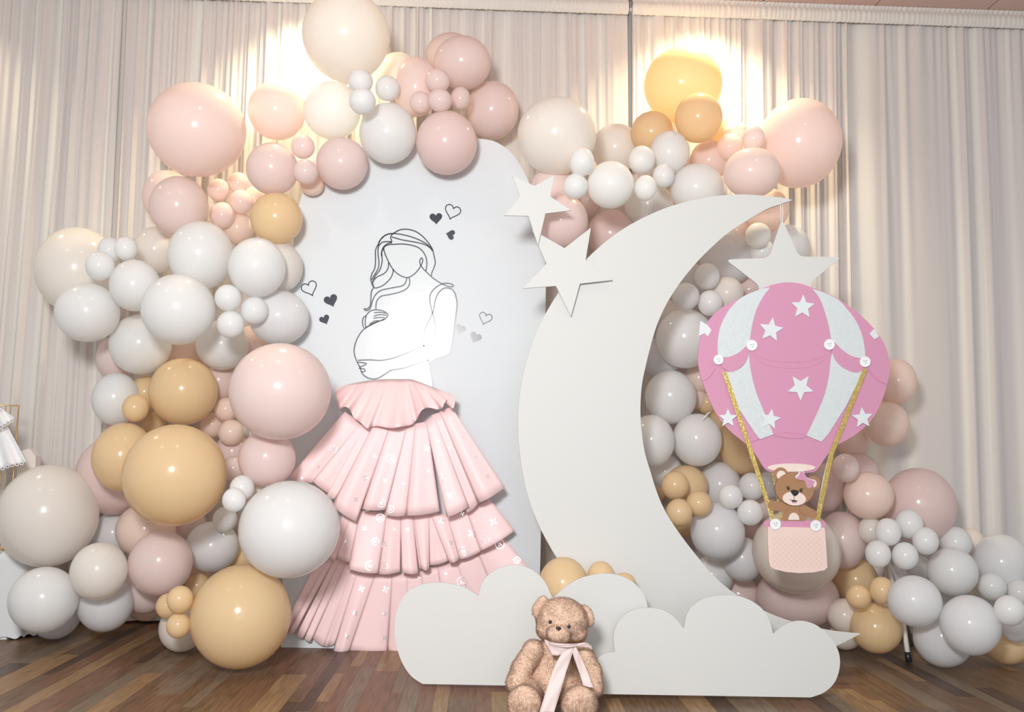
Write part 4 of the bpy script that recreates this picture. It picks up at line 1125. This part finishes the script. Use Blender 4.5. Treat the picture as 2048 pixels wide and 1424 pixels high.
sheet('ribbon_tail', [[(840,720,D-.012),(770,800,D-.02),(700,930,D-.03),(640,1100,D-.045),(590,1250,D-.06),(535,1430,D-.075)], [(905,725,D-.012),(878,820,D-.02),(830,960,D-.03),(790,1100,D-.045),(740,1260,D-.06),(688,1430,D-.075)]], M['ribbon'])
sheet('ribbon_tail', [[(880,730,D-.014),(905,830,D-.018),(940,930,D-.018),(985,1060,D-.025),(1010,1140,D-.04)], [(925,720,D-.014),(965,800,D-.018),(1020,920,D-.018),(1080,1060,D-.025),(1115,1165,D-.045)]], M['ribbon'])
sheet('bow_loop', [[(850,700,D-.01),(760,690,D-.016),(690,670,D-.012),(625,660,D-.0)], [(850,735,D-.01),(790,790,D-.018),(720,812,D-.018),(665,808,D-.008)]], M['ribbon'])
sheet('bow_loop', [[(620,660,D-.004),(600,650,D),(585,645,D+.01)], [(670,805,D-.01),(625,720,D-.004),(590,665,D+.01)]], M['ribbon'])
sheet('bow_loop', [[(885,695,D-.01),(960,685,D-.012),(1040,680,D-.008),(1100,715,D+.004)], [(885,728,D-.01),(970,715,D-.012),(1050,722,D-.008),(1105,752,D+.004)]], M['ribbon'])
sheet('neck_ribbon', [[(590,640,BY-.09),(700,680,BY-.13),(860,690,BY-.14),(1000,680,BY-.10)], [(600,668,BY-.09),(700,712,BY-.13),(860,722,BY-.14),(1000,700,BY-.10)]], M['ribbon'])
kb = bmesh.new(); ellipsoid(kb, PX(875, 712, D - .014), (26 * k_, .006, 20 * k_), (0, .3, 0)); link('knot', bm_mesh(kb), M['ribbonedge'], rbn, smooth=True)
# ------------------------------------------------------------------ left edge: gold rack, lace dress, draped table
RY = 4.28
gr = empty('gold_rack', P(10, 1100, RY)); tag(gr, 'thin gold wire rack at the left picture edge holding a lace dress', 'rack')
tl_, tr_ = P(-150, 806, RY), P(38.5, 811.5, RY)
link('top_bar', tube([tl_, tr_], 0.0032, 8), M['goldwire'], gr, True)
TZ = 0.40
def bar(px, r=0.0028):
    a = P(px, 811, RY); b = Vector((a.x, RY, TZ)); link('bar', tube([a, b], r, 8), M['goldwire'], gr, True)
for px in (37.5, 22, 12, -30, -90, -148): bar(px, 0.0036 if px in (37.5, -148) else 0.002)
fz = Vector((0, 0, TZ + .004)); 
link('base_bar', tube([Vector((tl_.x, RY, TZ + .004)), Vector((tr_.x, RY, TZ + .004))], 0.0034, 8), M['goldwire'], gr, True)
for e_ in (tl_, tr_): link('foot_bar', tube([Vector((e_.x, RY - .09, TZ + .004)), Vector((e_.x, RY + .09, TZ + .004))], 0.0034, 8), M['goldwire'], gr, True)
DYY = 4.20
ld = empty('lace_dress', P(-20, 940, DYY)); tag(ld, 'white baby dress with lace ruffles and scalloped eyelet hems at the left edge', 'dress')
def resample(c, n):
    L_ = [0]
    for i in range(1, len(c)): L_.append(L_[-1] + (c[i] - c[i - 1]).length)
    out = []; k = 0
    for i in range(n):
        d = L_[-1] * i / (n - 1)
        while k < len(c) - 2 and L_[k + 1] < d: k += 1
        out.append(c[k].lerp(c[k + 1], (d - L_[k]) / max(1e-9, L_[k + 1] - L_[k])))
    return out
def lace_tier(name, top, hem, Y, flare):
    n = 70; a = resample(catmull([Vector(p) for p in top], False, 12), n); b = resample(catmull([Vector(p) for p in hem], False, 12), n); vs = []; fs = []; K = 10
    for i in range(n):
        for j in range(K + 1):
            v = j / K; q = a[i].lerp(b[i], v); vs.append(P(q.x, q.y, Y - flare * v - 0.014 * v * math.sin(i * 0.55)))
    for i in range(n - 1):
        for j in range(K): c = i * (K + 1) + j; fs.append([c, c + K + 1, c + K + 2, c + 1])
    o = link(name, pydata(vs, fs), M['lace'], ld, smooth=True); md = o.modifiers.new('s', 'SOLIDIFY'); md.thickness = 0.002
    ring = []
    for i in range(0, n - 1, 1):
        q0 = b[i]; 
        if i and (q0 - ring[-1]).length < 7.5: continue
        ring.append(q0)
    for q in ring:
        c_ = P(q.x, q.y + 1, Y - flare - 0.008); e = [c_ + Vector((math.cos(t) * .0078, 0, math.sin(t) * .0066)) for t in [2 * PI * z / 10 for z in range(11)]]
        link('eyelet', tube(e, 0.0022, 5), M['lace'], o, True)
    return o
lace_tier('upper_ruffle', [(-110, 800), (-60, 800), (-20, 806), (4, 818)], [(-150, 860), (-80, 872), (-20, 862), (14, 846), (30, 836)], DYY - .02, 0.05)
lace_tier('lower_ruffle', [(-120, 850), (-60, 850), (-10, 845), (12, 846)], [(-170, 945), (-80, 948), (-10, 940), (18, 931), (38, 927), (53, 924)], DYY, 0.06)
lace_tier('bodice', [(-100, 770), (-80, 775), (-50, 775), (-35, 770)], [(-115, 815), (-60, 812), (-20, 812), (5, 822)], DYY - .01, 0.03)
tcl = empty('draped_table', P(-60, 1250, 4.35)); tag(tcl, 'low table under a crumpled white lace cloth at the left picture edge', 'table')
x1_ = P(64, 1200, 4.3).x; x0_ = x1_ - 1.0
link('tabletop', box_me(((x0_ + x1_) / 2 - .03, 4.45, TZ - .016), (0.92, 0.36, 0.02)), M['cloth'], tcl)
for sx_ in (x0_ + .05, x1_ - .1):
    for sy_ in (4.28, 4.62): link('leg', box_me((sx_, sy_, (TZ - .026) / 2), (0.03, 0.03, TZ - .026)), M['pole'], tcl)
# cloth skirt round the table
vs = []; fs = []; loop_ = []
cx_, cy_ = (x0_ + x1_) / 2, 4.45; hw, hd = 0.49, 0.20
N_ = 220
for i in range(N_):
    t = 2 * PI * i / N_; c, s = math.cos(t), math.sin(t); m_ = (abs(c) ** 6 + abs(s) ** 6) ** (-1 / 6)
    loop_.append((c * m_ * hw, s * m_ * hd))
for j in range(9):
    v = j / 8
    for i, (a, b) in enumerate(loop_):
        k2 = 1 + 0.03 * v + 0.03 * v * math.sin(i * 0.5) ; z = TZ - .002 - v * (TZ - .012) + 0.006 * v * math.sin(i * 1.3)
        vs.append((cx_ + a * k2, cy_ + b * k2, max(z, .004)))
for j in range(8):
    for i in range(N_): a = j * N_ + i; b = j * N_ + (i + 1) % N_; fs.append([a, a + N_, b + N_, b])
vs.append((cx_, cy_, TZ - .002)); fs += [[N_ * 9, i, (i + 1) % N_] for i in range(N_)]
link('tablecloth', pydata(vs, fs), M['cloth'], tcl, smooth=True)
# small pale box that shows between dress and balloon
bx = cut('pink_box', [(34, 905), (58, 897), (71, 912), (70, 1082), (32, 1082)], 4.36, 0.05, M['box'], None); tag(bx, 'pale pink faceted box between the lace dress and the large cream balloon', 'box')
